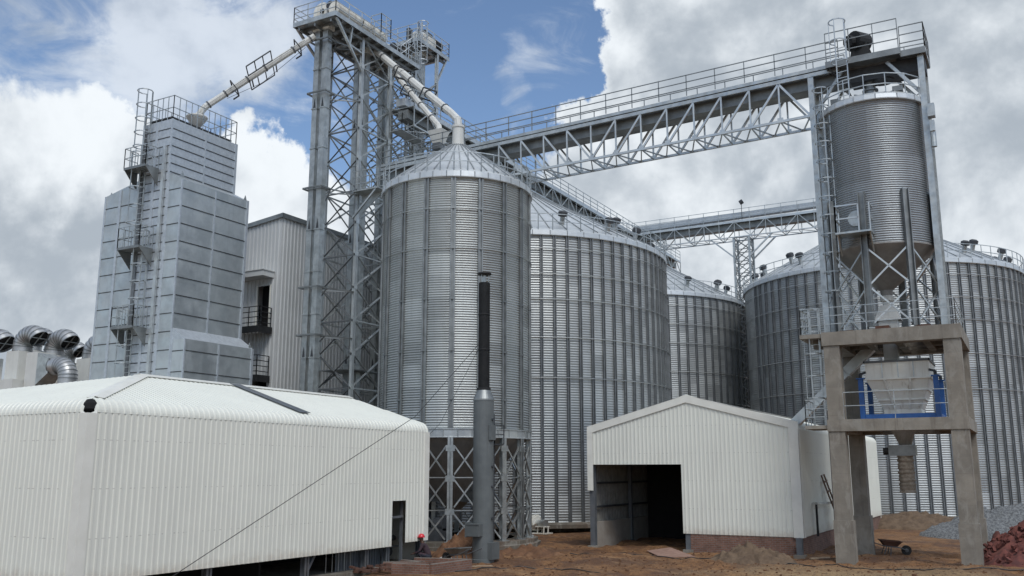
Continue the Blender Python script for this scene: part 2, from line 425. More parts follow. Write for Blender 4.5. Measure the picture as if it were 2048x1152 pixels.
def make_world():
    wd = bpy.data.worlds.new('World'); scn.world = wd; wd.use_nodes = True
    nt = wd.node_tree; nt.nodes.clear()
    out = nt.nodes.new('ShaderNodeOutputWorld')
    sky = nt.nodes.new('ShaderNodeTexSky'); sky.sky_type = 'NISHITA'; sky.sun_disc = False
    sky.sun_elevation = R(SUN_EL); sky.sun_rotation = math.atan2(sun_dir.x, sun_dir.y)
    sky.air_density = 1.0; sky.dust_density = .4; sky.ozone_density = 3.0
    b1 = nd(nt, 'ShaderNodeBackground', None, Color=sky.outputs[0], Strength=.1)
    tc = nt.nodes.new('ShaderNodeTexCoord'); d = tc.outputs['Generated']
    sp = nd(nt, 'ShaderNodeSeparateXYZ', None, i0=d)
    def addv(a_, b_): return nd(nt, 'ShaderNodeVectorMath', {'operation': 'ADD'}, i0=a_, i1=b_).outputs[0]
    def mad(a_, k, c_): return nd(nt, 'ShaderNodeMath', {'operation': 'MULTIPLY_ADD'}, i0=a_, i1=k, i2=c_).outputs[0]
    # lobes are looked up along a direction shaken by turbulence, so cloud banks get broken edges
    w1 = nd(nt, 'ShaderNodeTexNoise', None, Vector=d, Scale=4.5, Detail=8.0, Roughness=.6).outputs[1]
    w1 = nd(nt, 'ShaderNodeVectorMath', {'operation': 'MULTIPLY_ADD'}, i0=w1, i1=(.34, .34, .34), i2=(-.17, -.17, -.17)).outputs[0]
    dw = nd(nt, 'ShaderNodeVectorMath', {'operation': 'NORMALIZE'}, i0=addv(d, w1)).outputs[0]
    def lobes(lst, start):
        acc = start
        for (px, py, rad, wgt) in lst:
            c = pix(px, py)
            dt = nd(nt, 'ShaderNodeVectorMath', {'operation': 'DOT_PRODUCT'}, i0=dw, i1=tuple(c)).outputs['Value']
            m = ramp(nt, dt, math.cos(rad / 1840.0), 1.0, 0, wgt)
            acc = nd(nt, 'ShaderNodeMath', {'operation': 'ADD'}, i0=acc, i1=m).outputs[0]
        return acc
    FS, FD, FR = 6.5, 12, .54
    F0 = noi(nt, d, FS, FD, FR, .15)
    F1 = noi(nt, addv(d, (.012, -.012, .03)), FS, FD, FR, .15)
    G0 = noi(nt, d, 19.0, 10, .6, .3)
    fl = nd(nt, 'ShaderNodeVectorMath', {'operation': 'MULTIPLY'}, i0=d, i1=(1, 1, 2.0)).outputs[0]
    L0 = noi(nt, fl, 3.0, 8, .55, .2)
    base = mad(F0, 1.5, -.25)
    base = mad(G0, .5, mad(L0, .6, mad(base, 1.0, -.55)))
    dens = lobes([(880, 140, 380, -.6), (1090, 60, 240, -.75), (520, 180, 260, -.4), (250, 130, 260, -.34), (970, 280, 150, -.2), (1085, 120, 190, -.5), (640, 260, 80, -.1),
                  (60, 280, 240, .34), (380, 420, 260, .34), (590, 330, 130, .4), (500, 310, 110, .18), (1550, 320, 720, .55), (1350, 110, 240, .26), (1900, 300, 700, .4), (1250, 480, 400, .4), (660, 470, 300, .3), (60, 540, 420, .4), (90, 20, 170, .22), (400, 10, 200, .16)], base)
    cover = ramp(nt, dens, .38, .66)
    thick = ramp(nt, dens, .6, 1.15)
    uw = nd(nt, 'ShaderNodeVectorMath', {'operation': 'MULTIPLY'}, i0=d, i1=(1.0, 1.0, 2.6)).outputs[0]
    veil = lobes([(480, 60, 260, .26), (200, 60, 300, .3), (1090, 110, 170, .1), (1040, 200, 110, .06), (330, 200, 220, .14), (960, 215, 60, .15), (700, 20, 120, .1)], noi(nt, uw, 9.0, 12, .62, .7))
    veil = ramp(nt, veil, .58, 1.0, 0, .7)
    cover = nd(nt, 'ShaderNodeMath', {'operation': 'MAXIMUM'}, i0=cover, i1=veil).outputs[0]
    rel = nd(nt, 'ShaderNodeMath', {'operation': 'SUBTRACT'}, i0=F0, i1=F1).outputs[0]
    sh = mad(rel, 3.2, mad(L0, .9, .12))
    sh = mad(thick, -.22, sh)
    sh = lobes([(430, 300, 330, .3), (70, 240, 180, .3), (620, 300, 160, .26), (260, 330, 200, .16), (30, 470, 200, -.2), (190, 420, 110, -.16), (1280, 80, 260, .2), (1750, 120, 420, -.06), (1150, 420, 260, .2), (1600, 330, 130, .3), (1400, 250, 200, .02), (1950, 350, 260, .12), (560, 430, 220, .16), (100, 640, 260, -.1), (1330, 380, 200, .1)], sh)
    sh = mad(G0, .5, mad(sh, 1.0, -.25))
    lit = ramp(nt, sh, -.1, 1.15)
    ccol = mixc(nt, lit, rgb((.30, .34, .385)), rgb((.64, .675, .705)))
    b2 = nd(nt, 'ShaderNodeBackground', None, Color=ccol, Strength=1.0)
    mx = nd(nt, 'ShaderNodeMixShader', None, i0=cover, i1=b1.outputs[0], i2=b2.outputs[0])
    nt.links.new(mx.outputs[0], out.inputs[0])
make_world()

scn.view_settings.view_transform = 'Standard'
scn.view_settings.look = 'None'
scn.view_settings.gamma = 1.0
scn.view_settings.exposure = 0.5
scn.view_settings.use_curve_mapping = False
try:
    scn.cycles.max_bounces = 6
    scn.cycles.diffuse_bounces = 3
    scn.cycles.glossy_bounces = 3
except Exception:
    pass

# ------------------------------------------------------------------ ground
def bump(x, y, cx, cy, r, h):
    d = math.hypot(x - cx, y - cy) / r
    return h * (1 - d * d) ** 2 if d < 1 else 0.0
def gz(x, y):
    f = 1.0
    z = .10 * mnoise.fractal(Vector((x * .35, y * .35, 1.3)), 1.0, 2.0, 5) + .085 * mnoise.fractal(Vector((x * 1.5, y * 1.5, 7.7)), .8, 2.0, 5)
    cl = mnoise.noise(Vector((x * .45, y * .45, 21.0)))
    if cl > .1:
        z += .16 * (cl - .1) * abs(mnoise.noise(Vector((x * 3.1, y * 3.1, 3.0)))) * 3
    # rutted wheel tracks running past the sheds
    tr = math.sin((y * .9 - x * .25) * 2.4 + 1.5 * mnoise.noise(Vector((x * .2, y * .2, 0)))) * .035
    z += tr
    near = max(0.0, min(1.0, (58 - y) / 8))
    z *= near
    z += bump(x, y, -2.0, 40.5, 4.0, .22) + bump(x, y, -17, 37.5, 3.5, .1)
    return z - .03
def ground():
    def axis(lo, hi, step, far):
        a = [lo + i * step for i in range(int((hi - lo) / step) + 1)]
        p = []; s = step; x = lo
        while x > far[0]:
            s *= 1.6; x -= s; p.append(x)
        q = []; s = step; x = a[-1]
        while x < far[1]:
            s *= 1.6; x += s; q.append(x)
        return p[::-1] + a + q
    xs = axis(-32, 6, .17, (-900, 900)); ys = axis(27, 60, .17, (-400, 1200))
    m = M(); nx = len(xs)
    for y in ys:
        for x in xs:
            inside = -34 < x < 8 and 25 < y < 62
            m.v.append((x, y, gz(x, y) if inside else -.03))
    for j in range(len(ys) - 1):
        for i in range(nx - 1):
            a = j * nx + i
            m.f.append((a, a + 1, a + nx + 1, a + nx))
    o = m.build('ground', 'dirt', None, smooth=True)
    tag(o, 'rutted red brown bare soil of the building site', 'ground', kind='structure')
ground()

# ------------------------------------------------------------------ cladding helper
def tcols(s0, s1, pitch, d):
    """columns (s, offset) of a trapezoidal sheet"""
    out = []; n = max(1, round((s1 - s0) / pitch)); p = (s1 - s0) / n
    for i in range(n):
        b = s0 + i * p
        out += [(b, 0), (b + .52 * p, 0), (b + .62 * p, d), (b + .9 * p, d)]
    out.append((s1, 0))
    return out
def clad(m, P0, sd, inn, s0, s1, prof, pitch=.21, d=.024):
    """sweep profile prof(s)->[(inset, z, n_in, n_z)] along sd from P0; offsets push outwards"""
    P0 = Vector(P0); sd = Vector(sd); inn = Vector(inn); up = Vector((0, 0, 1))
    o = len(m.v); cnt = None; cols = tcols(s0, s1, pitch, d)
    for s, off in cols:
        pr = prof(s); cnt = len(pr)
        for (i, z, ni, nz) in pr:
            m.v.append(tuple(P0 + sd * s + inn * (i + off * ni) + up * (z + off * nz)))
    for c in range(len(cols) - 1):
        for k in range(cnt - 1):
            a = o + c * cnt + k
            m.f.append((a, a + cnt, a + cnt + 1, a + 1))
def vprof(z0, z1):
    return lambda s: [(0, z0(s) if callable(z0) else z0, -1, 0), (0, z1(s) if callable(z1) else z1, -1, 0)]
def bullprof(ze, r, k, limit, na=7):
    ph = math.atan(k); amax = pi / 2 - ph
    ie = r - r * math.cos(amax); zee = ze + r * math.sin(amax)
    def f(s):
        L = max(.001, limit(s)); out = []
        for j in range(na + 1):
            a = amax * j / na; i = r - r * math.cos(a); z = ze + r * math.sin(a)
            if i > L:
                cs = max(-1, min(1, (r - L) / r)); a2 = math.acos(cs); i = L; z = ze + r * math.sin(a2); a = a2
            out.append((i, z, -math.cos(a), math.sin(a)))
        i = max(L, out[-1][0]) if L > ie else out[-1][0]
        z = zee + k * (i - ie) if L > ie else out[-1][1]
        out.append((i, z, -math.sin(ph), math.cos(ph)))
        return out
    return f

# ------------------------------------------------------------------ left shed (nearest building)
def left_shed():
    X0, Y0, Y1 = -22.4, 16.4, 32.8
    XL = -46.0; RX, RY0, RY1, RZ = -26.3, 21.2, 32.2, 6.98
    ze, r = 5.36, .42
    t = thing('white_shed', 'big white ribbed sheet shed in the left foreground, hipped roof with rounded eaves', 'shed', (X0, Y1, 0))
    # right hand long wall with the doorway (outside faces +x)
    w = M()
    P = (X0, Y0, 0); sd = (0, 1, 0); inn = (-1, 0, 0)
    d0, d1 = 30.36 - Y0, 31.27 - Y0
    clad(w, P, sd, inn, .25, d0, vprof(.86, ze)); clad(w, P, sd, inn, d0, d1, vprof(2.6, ze), pitch=.23); clad(w, P, sd, inn, d1, Y1 - Y0, vprof(.95, ze))
    w.build('wall', 'sheet', t)
    w = M(); clad(w, (X0, Y0, 0), (-1, 0, 0), (0, 1, 0), .25, X0 - XL, vprof(.86, ze)); w.build('wall', 'sheet', t)
    w = M(); w.box(XL, X0 - .05, Y1 - .06, Y1 - .0, 0, ze + .2); w.box(XL - .06, XL, Y0, Y1, 0, ze + .2)
    w.build('wall', 'sheet', t)
    # roof: each plane with its rolled eave
    k1 = (RZ - (ze + .36)) / (X0 - RX - .12)
    k2 = (RZ - (ze + .36)) / (RY0 - Y0 - .12)
    W1 = X0 - RX; W2 = RY0 - Y0; Ls = Y1 - Y0
    def lim1(s):
        v = min(W1, W1 * s / W2, W1 * (Ls - s) / (Y1 - RY1) if s > RY1 - Y0 else W1)
        return v
    def lim2(s):
        return min(W2 * s / W1, W2, W2 * (X0 - XL - s) / (RX - XL))
    rf = M()
    clad(rf, P, sd, inn, .2, Ls - .02, bullprof(ze + .005, r, k1, lim1))
    clad(rf, (X0, Y0, 0), (-1, 0, 0), (0, 1, 0), .2, X0 - XL, bullprof(ze + .005, r, k2, lim2))
    rf.quad((X0 - .3, Y1, ze + .25), (RX, RY1, RZ), (RX, Y1, ze + .25))
    rf.quad((RX, RY1, RZ), (RX, RY0, RZ), (XL, Y0, ze + .3)); rf.quad((RX, RY1, RZ), (XL, Y0, ze + .3), (XL, Y1, ze + .3), (RX, Y1, ze + .25))
    roof = rf.build('roof', 'sheet', t)
    # ridge and hip flashings lie on top of the ribs
    c = M()
    def cap(a, b, wdt, n1, n2, lift=.035):
        a = Vector(a); b = Vector(b); d = (b - a).normalized()
        for n in (n1, n2):
            n = Vector(n)
            c.slab([a + Vector((0, 0, lift)), b + Vector((0, 0, lift)), b + n * wdt + Vector((0, 0, lift)), a + n * wdt + Vector((0, 0, lift))], (0, 0, .012))
    v1 = Vector((1, 0, -k1)).normalized(); v2 = Vector((0, -1, -k2)).normalized()
    hipA = (X0 - .36, Y0 + .36 * W2 / W1, ze + .43)
    cap(hipA, (RX, RY0, RZ), .25, Vector((.62, .78, .78 * 0 - k1 * .62)).normalized(), Vector((-.78, -.62, -k2 * -.62 * -1)).normalized())
    cap((RX, RY0 - .1, RZ), (RX, RY1, RZ), .3, (1, 0, -k1), (-1, 0, -.07))
    c.build('ridge_cap', 'sheet_trim', roof)
    s = M()
    for yy in (25.1,):
        a = (X0 - .25, yy + .0, ze + .42); b = (RX + .1, yy, RZ - .01)
        s.slab([(a[0], a[1], a[2] + .04), (a[0], a[1] + .55, a[2] + .04), (b[0], b[1] + .55, b[2] + .03), (b[0], b[1], b[2] + .03)], (0, 0, .012))
    s.build('skylight_strip', 'sheet_dark', roof)
    # corner flashing, with the torn hollow corner above it
    c = M()
    c.box(X0 - .02, X0 + .045, Y0 + .0, Y0 + .27, .8, ze - .02); c.box(X0 - .3, X0 + .045, Y0 - .045, Y0, .8, ze - .02)
    c.build('corner_trim', 'sheet_trim', t)
    c = M(); c.lathe([(.0, .36), (.1, .34), (.17, .24), (.2, .08), (.14, .02), (.0, .02)], 9, (X0 - .21, Y0 + .21, ze + .02)); c.build('corner_gap', 'hole', t)
    c = M()
    for (a, b) in (((X0 + .03, Y0 + .05), (X0 + .035, Y0 + .27)), ((X0 - .05, Y0 - .03), (X0 - .27, Y0 - .035))):
        c.slab([(a[0], a[1], ze - .03), (b[0], b[1], ze - .03), (b[0] - .03, b[1] + .03, ze + .12), ((a[0] + b[0]) / 2 - .03, (a[1] + b[1]) / 2 + .03, ze + .02)], (.012, -.012, 0))
    c.build('torn_flashing', 'sheet_trim', t)
    c = M(); c.box(X0 + .0, X0 + .05, Y1 - .3, Y1 + .03, .95, ze + .02); c.build('corner_trim', 'sheet_trim', t)
    # steel posts under the raised cladding, floor slab, inner louvred sheet
    for yy in (17.2, 21.2, 25.65, 29.0, 30.32, 32.6):
        p = M(); big = yy not in (30.32,)
        p.box(X0 - .35, X0 - .13, yy - .02, yy + .02, .12, 5.3); p.box(X0 - .35, X0 - .32, yy - .11, yy + .11, .12, 5.3); p.box(X0 - .16, X0 - .13, yy - .11, yy + .11, .12, 5.3)
        if yy in (25.65,):
            p.bar((X0 - .24, yy + .1, .35), (X0 - .5, yy + 1.3, 1.6), .12)
        p.build('post', 'grey_steel', t)
    p = M(); p.bar((X0 - .16, 30.36, 1.95), (X0 - .16, 31.3, 1.97), .08); p.bar((X0 - .25, 31.33, .1), (X0 - .25, 31.33, 2.6), .1); p.build('door_frame', 'grey_steel', t)
    p = M(); clad(p, (X0 - .5, Y0, 0), (0, 1, 0), (-1, 0, 0), 11.2, 13.9, vprof(.1, 1.6), pitch=.16, d=.06); p.build('inner_panel', 'grey_steel', t)
    p = M()
    for yy in (26.9, 27.25, 27.6, 27.95, 28.3): p.bar((X0 - .35, yy, .15), (X0 - .35, yy, .95), .02)
    p.build('rod', 'galv', t)
    p = M(); p.box(XL, X0 + .1, Y0 - .3, Y1 + .1, -.3, .12); p.build('floor_slab', 'concrete_dark', t)
    p = M(); p.box(XL, X0 - .8, 24.0, 24.1, .12, 5.3); p.box(-27, -26.9, 24.1, Y1 - .1, .12, 5.0); p.build('interior_shade_sheet', 'hole', t)  # added near-black sheets that stand in for the dark shed interior
    p = M()
    for (xx, yy, zz, rr, ll) in ((-23.6, 30.9, .55, .28, .6), (-23.9, 31.7, .5, .22, .5), (-23.5, 31.5, 1.05, .12, .5)):
        p.tube([(xx, yy, zz), (xx, yy + ll, zz)], rr, 12)
    p.bar((-23.3, 30.75, .12), (-23.3, 30.75, 1.5), .07); p.bar((-23.2, 31.0, .75), (-23.2, 31.9, .75), .06); p.bar((-23.15, 31.2, .12), (-23.15, 31.2, 1.35), .05)
    o = p.build('pump_set', 'dark_steel', None, loc=(-23.6, 31.2, .12))
    tag(o, 'dark motor and pipework set seen inside the doorway of the left white shed', 'machine')
left_shed()

# ------------------------------------------------------------------ right shed
def right_shed():
    XA, XB, Y0, Y1 = -20.09, -9.49, 44.09, 68.6
    ze, zr = 5.62, 7.36; xm = (XA + XB) / 2; r = .4
    t = thing('gabled_white_shed', 'white ribbed gabled shed with large open doorway and brick plinth, right of centre', 'shed', (xm, Y0, 0))
    kz = (zr - ze - .0) / ((XB - XA) / 2)
    zt = lambda s: ze + .12 + kz * min(s, (XB - XA) - s)
    L = XB - XA
    w = M(); P = (XA, Y0, 0)
    oa, ob = .12, 4.93
    clad(w, P, (1, 0, 0), (0, 1, 0), .02, oa, vprof(2.8, zt), pitch=.1); clad(w, P, (1, 0, 0), (0, 1, 0), oa, ob, vprof(4.08, zt)); clad(w, P, (1, 0, 0), (0, 1, 0), ob, L, vprof(.8, zt))
    w.build('wall', 'sheet', t)
    w = M(); clad(w, (XB, Y0, 0), (0, 1, 0), (-1, 0, 0), .0, Y1 - Y0, vprof(.8, ze)); w.build('wall', 'sheet', t)
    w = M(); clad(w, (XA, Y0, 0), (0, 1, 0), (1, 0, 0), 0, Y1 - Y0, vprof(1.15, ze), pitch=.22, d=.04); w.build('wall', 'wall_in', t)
    w = M(); w.box(XA, XB, Y1 - .1, Y1, .0, ze + .1); w.slab([(XA, Y1 - .1, ze + .1), (XB, Y1 - .1, ze + .1), (xm, Y1 - .1, zr)], (0, .1, 0)); w.build('wall', 'sheet', t)
    rf = M(); half = (XB - XA) / 2
    kk = (zr - (ze + .36)) / (half - .12)
    clad(rf, (XB, Y0 - .03, 0), (0, 1, 0), (-1, 0, 0), 0, Y1 - Y0 + .06, bullprof(ze, r, kk, lambda s: half))
    clad(rf, (XA, Y1 + .03, 0), (0, -1, 0), (1, 0, 0), 0, Y1 - Y0 + .06, bullprof(ze, r, kk, lambda s: half))
    roof = rf.build('roof', 'sheet', t)
    c = M()
    c.slab([(xm - .3, Y0 - .05, zr - .3 * kk + .05), (xm, Y0 - .05, zr + .06), (xm + .3, Y0 - .05, zr - .3 * kk + .05), (xm, Y0 - .05, zr + .045)], (0, Y1 - Y0 + .1, 0))
    c.build('ridge_cap', 'sheet_trim', roof)
    c = M()
    zb = lambda x: zr + .06 - kk * abs(x - xm)
    for sgn in (-1, 1):
        xe = xm + sgn * (half + .06)
        c.slab([(xm, Y0 - .075, zr + .06), (xe, Y0 - .075, zb(xe) - .0), (xe, Y0 - .075, zb(xe) - .36), (xm, Y0 - .075, zr - .28)], (0, .035, 0))
        c.slab([(xm, Y0 - .075, zr + .065), (xe, Y0 - .075, zb(xe) + .005), (xe, Y0 + .25, zb(xe) + .005), (xm, Y0 + .25, zr + .065)], (0, 0, .012))
    c.build('gable_trim', 'sheet_trim', roof)
    c = M(); c.box(XB - .42, XB + .05, Y0 - .07, Y0 - .03, .78, ze + .2); c.box(XB + .035, XB + .055, Y0 - .07, Y0 + .3, .78, ze + .1); c.build('corner_trim', 'sheet_trim', t)
    c = M(); c.box(XA - .07, XA + .24, Y0 - .07, Y0 - .03, 2.78, ze + .15); c.build('corner_trim', 'sheet_trim', t)
    b = M(); b.box(XA + ob + .35, XB - .06, Y0 + .02, Y0 + .24, -.25, .8); b.box(XB - .27, XB - .05, Y0 + .24, Y1, -.25, .8); b.build('brick_plinth', 'brick', t)
    for (x, y) in ((XA + ob + .22, Y0 + .18), (XB - .16, Y0 - .16), (XA + .13, Y0 + .17)):
        p = M(); big = 5.2 if x < XA + 1 else .79 if x > XA + 6 else 4.9
        p.box(x - .13, x + .13, y - .13, y - .1, -.1, big); p.box(x - .13, x + .13, y + .1, y + .13, -.1, big); p.box(x - .015, x + .015, y - .1, y + .1, -.1, big)
        p.build('post', 'grey_steel', t)
        f = M(); f.box(x - .25, x + .25, y - .25, y + .25, -.3, .05); f.build('post_footing', 'concrete', t)
    b = M(); b.box(XA + .06, XA + .26, Y0 + .3, Y1 - .2, -.2, 1.2); b.build('low_wall', 'plaster', t)
    for zz in (1.95, 3.15, 4.3):
        b = M(); b.bar((XA + .12, Y0 + .2, zz), (XA + .12, Y1 - .2, zz), .09, .1); b.build('purlin', 'dark_steel', t)
    for yy in (49.0, 54.0):
        b = M(); b.box(XA + .15, XA + .35, yy - .1, yy + .1, 0, 5.2); b.build('post', 'grey_steel', t)
    b = M(); b.box(XA + 7.0, XA + 7.15, Y0 + .3, Y1 - .2, 0, 5.6); b.build('interior_shade_sheet', 'hole', t)  # added black sheet, painting the shade on the right of the interior
    b = M(); b.box(XA + .3, XA + 7, 51.5, 51.6, 0, 6.0); b.build('interior_shade_sheet', 'hole', t)  # added black sheet closing the view with painted interior darkness
right_shed()

# ------------------------------------------------------------------ silos
def corr_prof(R0, z0, z1, pitch, amp, per=6):
    n = max(1, round((z1 - z0) / pitch)); pr = []
    for i in range(n * per + 1):
        u = i / per
        pr.append((R0 + amp * math.cos(2 * pi * u), z0 + (z1 - z0) * i / (n * per)))
    return pr
def cone_roof(t, c, R0, ze, rt, zt, nseam, lip=.3):
    m = M(); m.lathe([(R0 + .02, ze - .02), (R0 + .16, ze - .02), (R0 + .17, ze + .02), (R0 + .15, ze + lip), (R0 + .02, ze + lip + .12), (rt, zt)], nseam * 2, c)
    roof = m.build('roof', 'roof', t)
    s = M()
    for k in range(nseam):
        a = 2 * pi * (k + .5) / nseam; ca, sa = math.cos(a), math.sin(a)
        p = [(c[0] + ca * q, c[1] + sa * q, zz + .03) for q, zz in ((R0 + .0, ze + lip + .13), (rt, zt))]
        s.bar(p[0], p[1], .05, .07)
        s.bar((c[0] + ca * (R0 + .17), c[1] + sa * (R0 + .17), ze), (c[0] + ca * (R0 + .17), c[1] + sa * (R0 + .17), ze + lip), .035, .035)
    s.build('roof_rib', 'roof_seam', roof)
    return roof
def ring_rail(t, c, Rr, z, n, h=1.0, a0=0, a1=2 * pi, name='railing', w=.045, matn='galv'):
    m = M(); pts = [(c[0] + Rr * math.cos(a0 + (a1 - a0) * k / n), c[1] + Rr * math.sin(a0 + (a1 - a0) * k / n), z) for k in range(n + 1)]
    for i in range(n):
        a, b = Vector(pts[i]), Vector(pts[i + 1])
        m.bar(a - Vector((0, 0, .25)), a + Vector((0, 0, h)), w)
        for q in (.5, 1.0):
            m.bar(a + Vector((0, 0, h * q)), b + Vector((0, 0, h * q)), w)
    return m.build(name, matn, t)

def hopper_silo():
    c = (-26.71, 41.55, 0); Rr = 4.0; zb, zt = 5.74, 18.6
    t = thing('hopper_silo', 'tall narrow corrugated silo on braced steel legs in the centre', 'silo', c)
    m = M(); m.lathe(corr_prof(Rr, zb, zt, .125, .024, 6), 108, c); m.build('wall', 's1', t, smooth=True)
    roof = cone_roof(t, c, Rr, zt, .6, 21.6, 36)
    m = M(); m.lathe([(.6, 21.55), (.66, 21.62), (.34, 21.75), (.31, 22.75), (.36, 22.78), (.36, 22.9), (.3, 22.9)], 20, c); m.build('collar', 'cream', t, smooth=False)
    m = M(); m.lathe([(Rr + .0, 5.36), (Rr + .1, 5.36), (Rr + .1, 5.40), (Rr + .05, 5.42), (Rr + .05, 5.74), (Rr + .1, 5.76), (Rr + .1, 5.8), (Rr - .03, 5.8)], 72, c)
    for k in range(36):
        a = 2 * pi * (k + .5) / 36
        m.bar((c[0] + (Rr + .07) * math.cos(a), c[1] + (Rr + .07) * math.sin(a), 5.4), (c[0] + (Rr + .07) * math.cos(a), c[1] + (Rr + .07) * math.sin(a), 5.76), .03, .05)
    m.build('ring_beam', 'galv_bright', t)
    m = M(); m.lathe([(Rr - .02, 5.5), (.35, 1.75), (.3, 1.3)], 36, c); m.build('hopper_cone', 'cone', t)
    st = M()
    st.box(Rr + .02, Rr + .1, -.13, -.055, zb + .06, zt - .02); st.box(Rr + .02, Rr + .1, .055, .13, zb + .06, zt - .02); st.box(Rr - .0, Rr + .035, -.06, .06, zb + .06, zt - .02)
    for zz in (16.9, 14.8, 12.2, 9.6, 7.2): st.box(Rr + .02, Rr + .12, -.15, .15, zz, zz + .07)
    lg = M(); lg.box(Rr - .12, Rr + .10, -.02, .02, .42, 5.36); lg.box(Rr + .07, Rr + .10, -.13, .13, .42, 5.36); lg.box(Rr - .15, Rr - .12, -.13, .13, .42, 5.36); lg.box(Rr - .25, Rr + .22, -.22, .22, .42, .46)
    st0 = lg0 = br0 = None
    for zz in (4.85, 3.4, 1.85): lg.box(Rr + .07, Rr + .115, -.22, .22, zz - .14, zz + .14)
    br = M(); a1 = R(20)
    def pol(a, z, q=0): return ((Rr + q) * math.cos(a), (Rr + q) * math.sin(a), z)
    for z0, z1 in ((3.6, 4.95), (2.05, 3.35), (.55, 1.75)):
        br.bar(pol(0.05, z0), pol(a1 - .05, z1), .07, .07); br.bar(pol(0.05, z1), pol(a1 - .05, z0, .05), .07, .07)
    for zz in (3.45, 1.9): br.bar(pol(0, zz), pol(a1, zz), .05)
    for k in range(18):
        a = R(20 * k)
        for nm, mm, mt in (('stiffener', st, 'galv'), ('leg', lg, 'galv'), ('cross_brace', br, 'galv')):
            if k == 0:
                mt = 'galv_dark' if nm == 'stiffener' else mt  # stiffeners take the darker steel to imitate shadowed rib edges
                o = M(); o.v = [(v[0] + c[0], v[1] + c[1], v[2]) for v in mm.v]; o.f = mm.f
                ob = o.build(nm, mt, t)
                if nm == 'stiffener': st0 = ob
                elif nm == 'leg': lg0 = ob
                else: br0 = ob
            else:
                ob = {'stiffener': st0, 'leg': lg0, 'cross_brace': br0}[nm].copy(); COL.objects.link(ob)
                ob.parent = t; ob.rotation_euler = (0, 0, a)
    for zz in (16.93, 14.83):
        m = M(); pts = [(c[0] + (Rr + .1) * math.cos(2 * pi * k / 72), c[1] + (Rr + .1) * math.sin(2 * pi * k / 72), zz) for k in range(73)]
        m.tube(pts, .022, 5, False); m.build('wind_ring', 'galv', t)
    ring_rail(t, c, Rr + .1, zt + .35, 36, 1.0)
    # roof access hatch frame and ladder down the roof
    m = M()
    for k in (-1, 1):
        m.bar((c[0] - 3.9, c[1] + 1.4 + .2 * k, zt + .55), (c[0] - .6, c[1] + .3 + .2 * k, 21.75), .05)
    for q in range(11):
        f = q / 10; x = c[0] - 3.9 + 3.3 * f; y = c[1] + 1.4 - 1.1 * f; z = zt + .55 + f * 2.6
        m.bar((x, y - .2, z), (x, y + .2, z), .05)
    m.build('roof_ladder', 'galv', t)
    m = M(); m.ladder((c[0] + 3.6, c[1] - 2.4), 0.5, 5.6, (.83, -.55), cage=False)
    m.box(-23.5, -22.7, 38.9, 39.8, 5.0, 5.06); m.rail([(-23.4, 38.9, 5.06), (-22.7, 38.9, 5.06), (-22.7, 39.8, 5.06)], .9, .7, 2, .04)
    m.build('access_ladder', 'dark_steel', t)
    # concrete ring footing
    m = M(); m.lathe([(3.2, -.3), (4.55, -.3), (4.55, .22), (4.4, .25), (4.4, .42), (3.3, .42), (3.2, .42)], 18, c, R(10))
    o = m.build('silo_footing', 'concrete_dark', None, loc=c); tag(o, 'low concrete ring footing under the legs of the narrow central silo', 'footing')
    # discharge conveyor beneath the hopper
    t2 = thing('discharge_conveyor', 'grey enclosed conveyor with motor standing under the narrow silo between its legs', 'conveyor', (-27, 41, .42))
    m = M(); m.box(-31, -24.6, 40.9, 41.5, 2.2, 2.75); m.build('trough', 'galv_dark', t2)
    m = M(); m.tube([(-27.2, 40.8, 2.75), (-27.2, 40.8, 3.9)], .16, 12); m.tube([(-27.2, 40.8, 3.9), (-27.2, 40.8, 4.0)], .09, 12); m.build('breather_pipe', 'galv_dark', t2)
    for (x, y) in ((-30.5, 41.2), (-28, 41.2), (-25.2, 41.2)):
        m = M(); m.box(x - .08, x + .08, y - .08, y + .08, .0, 2.2); m.build('leg', 'dark_steel', t2)
    m = M(); m.tube([(-27.0, 40.3, 1.1), (-26.4, 40.3, 1.1)], .35, 16); m.box(-27.1, -26.3, 40.0, 40.6, .42, .8); m.build('motor', 'grey_steel', t2)
    m = M(); m.box(-30.5, -26.4, 39.4, 40.9, .3, .9); m.build('base_frame', 'grey_steel', t2)
hopper_silo()

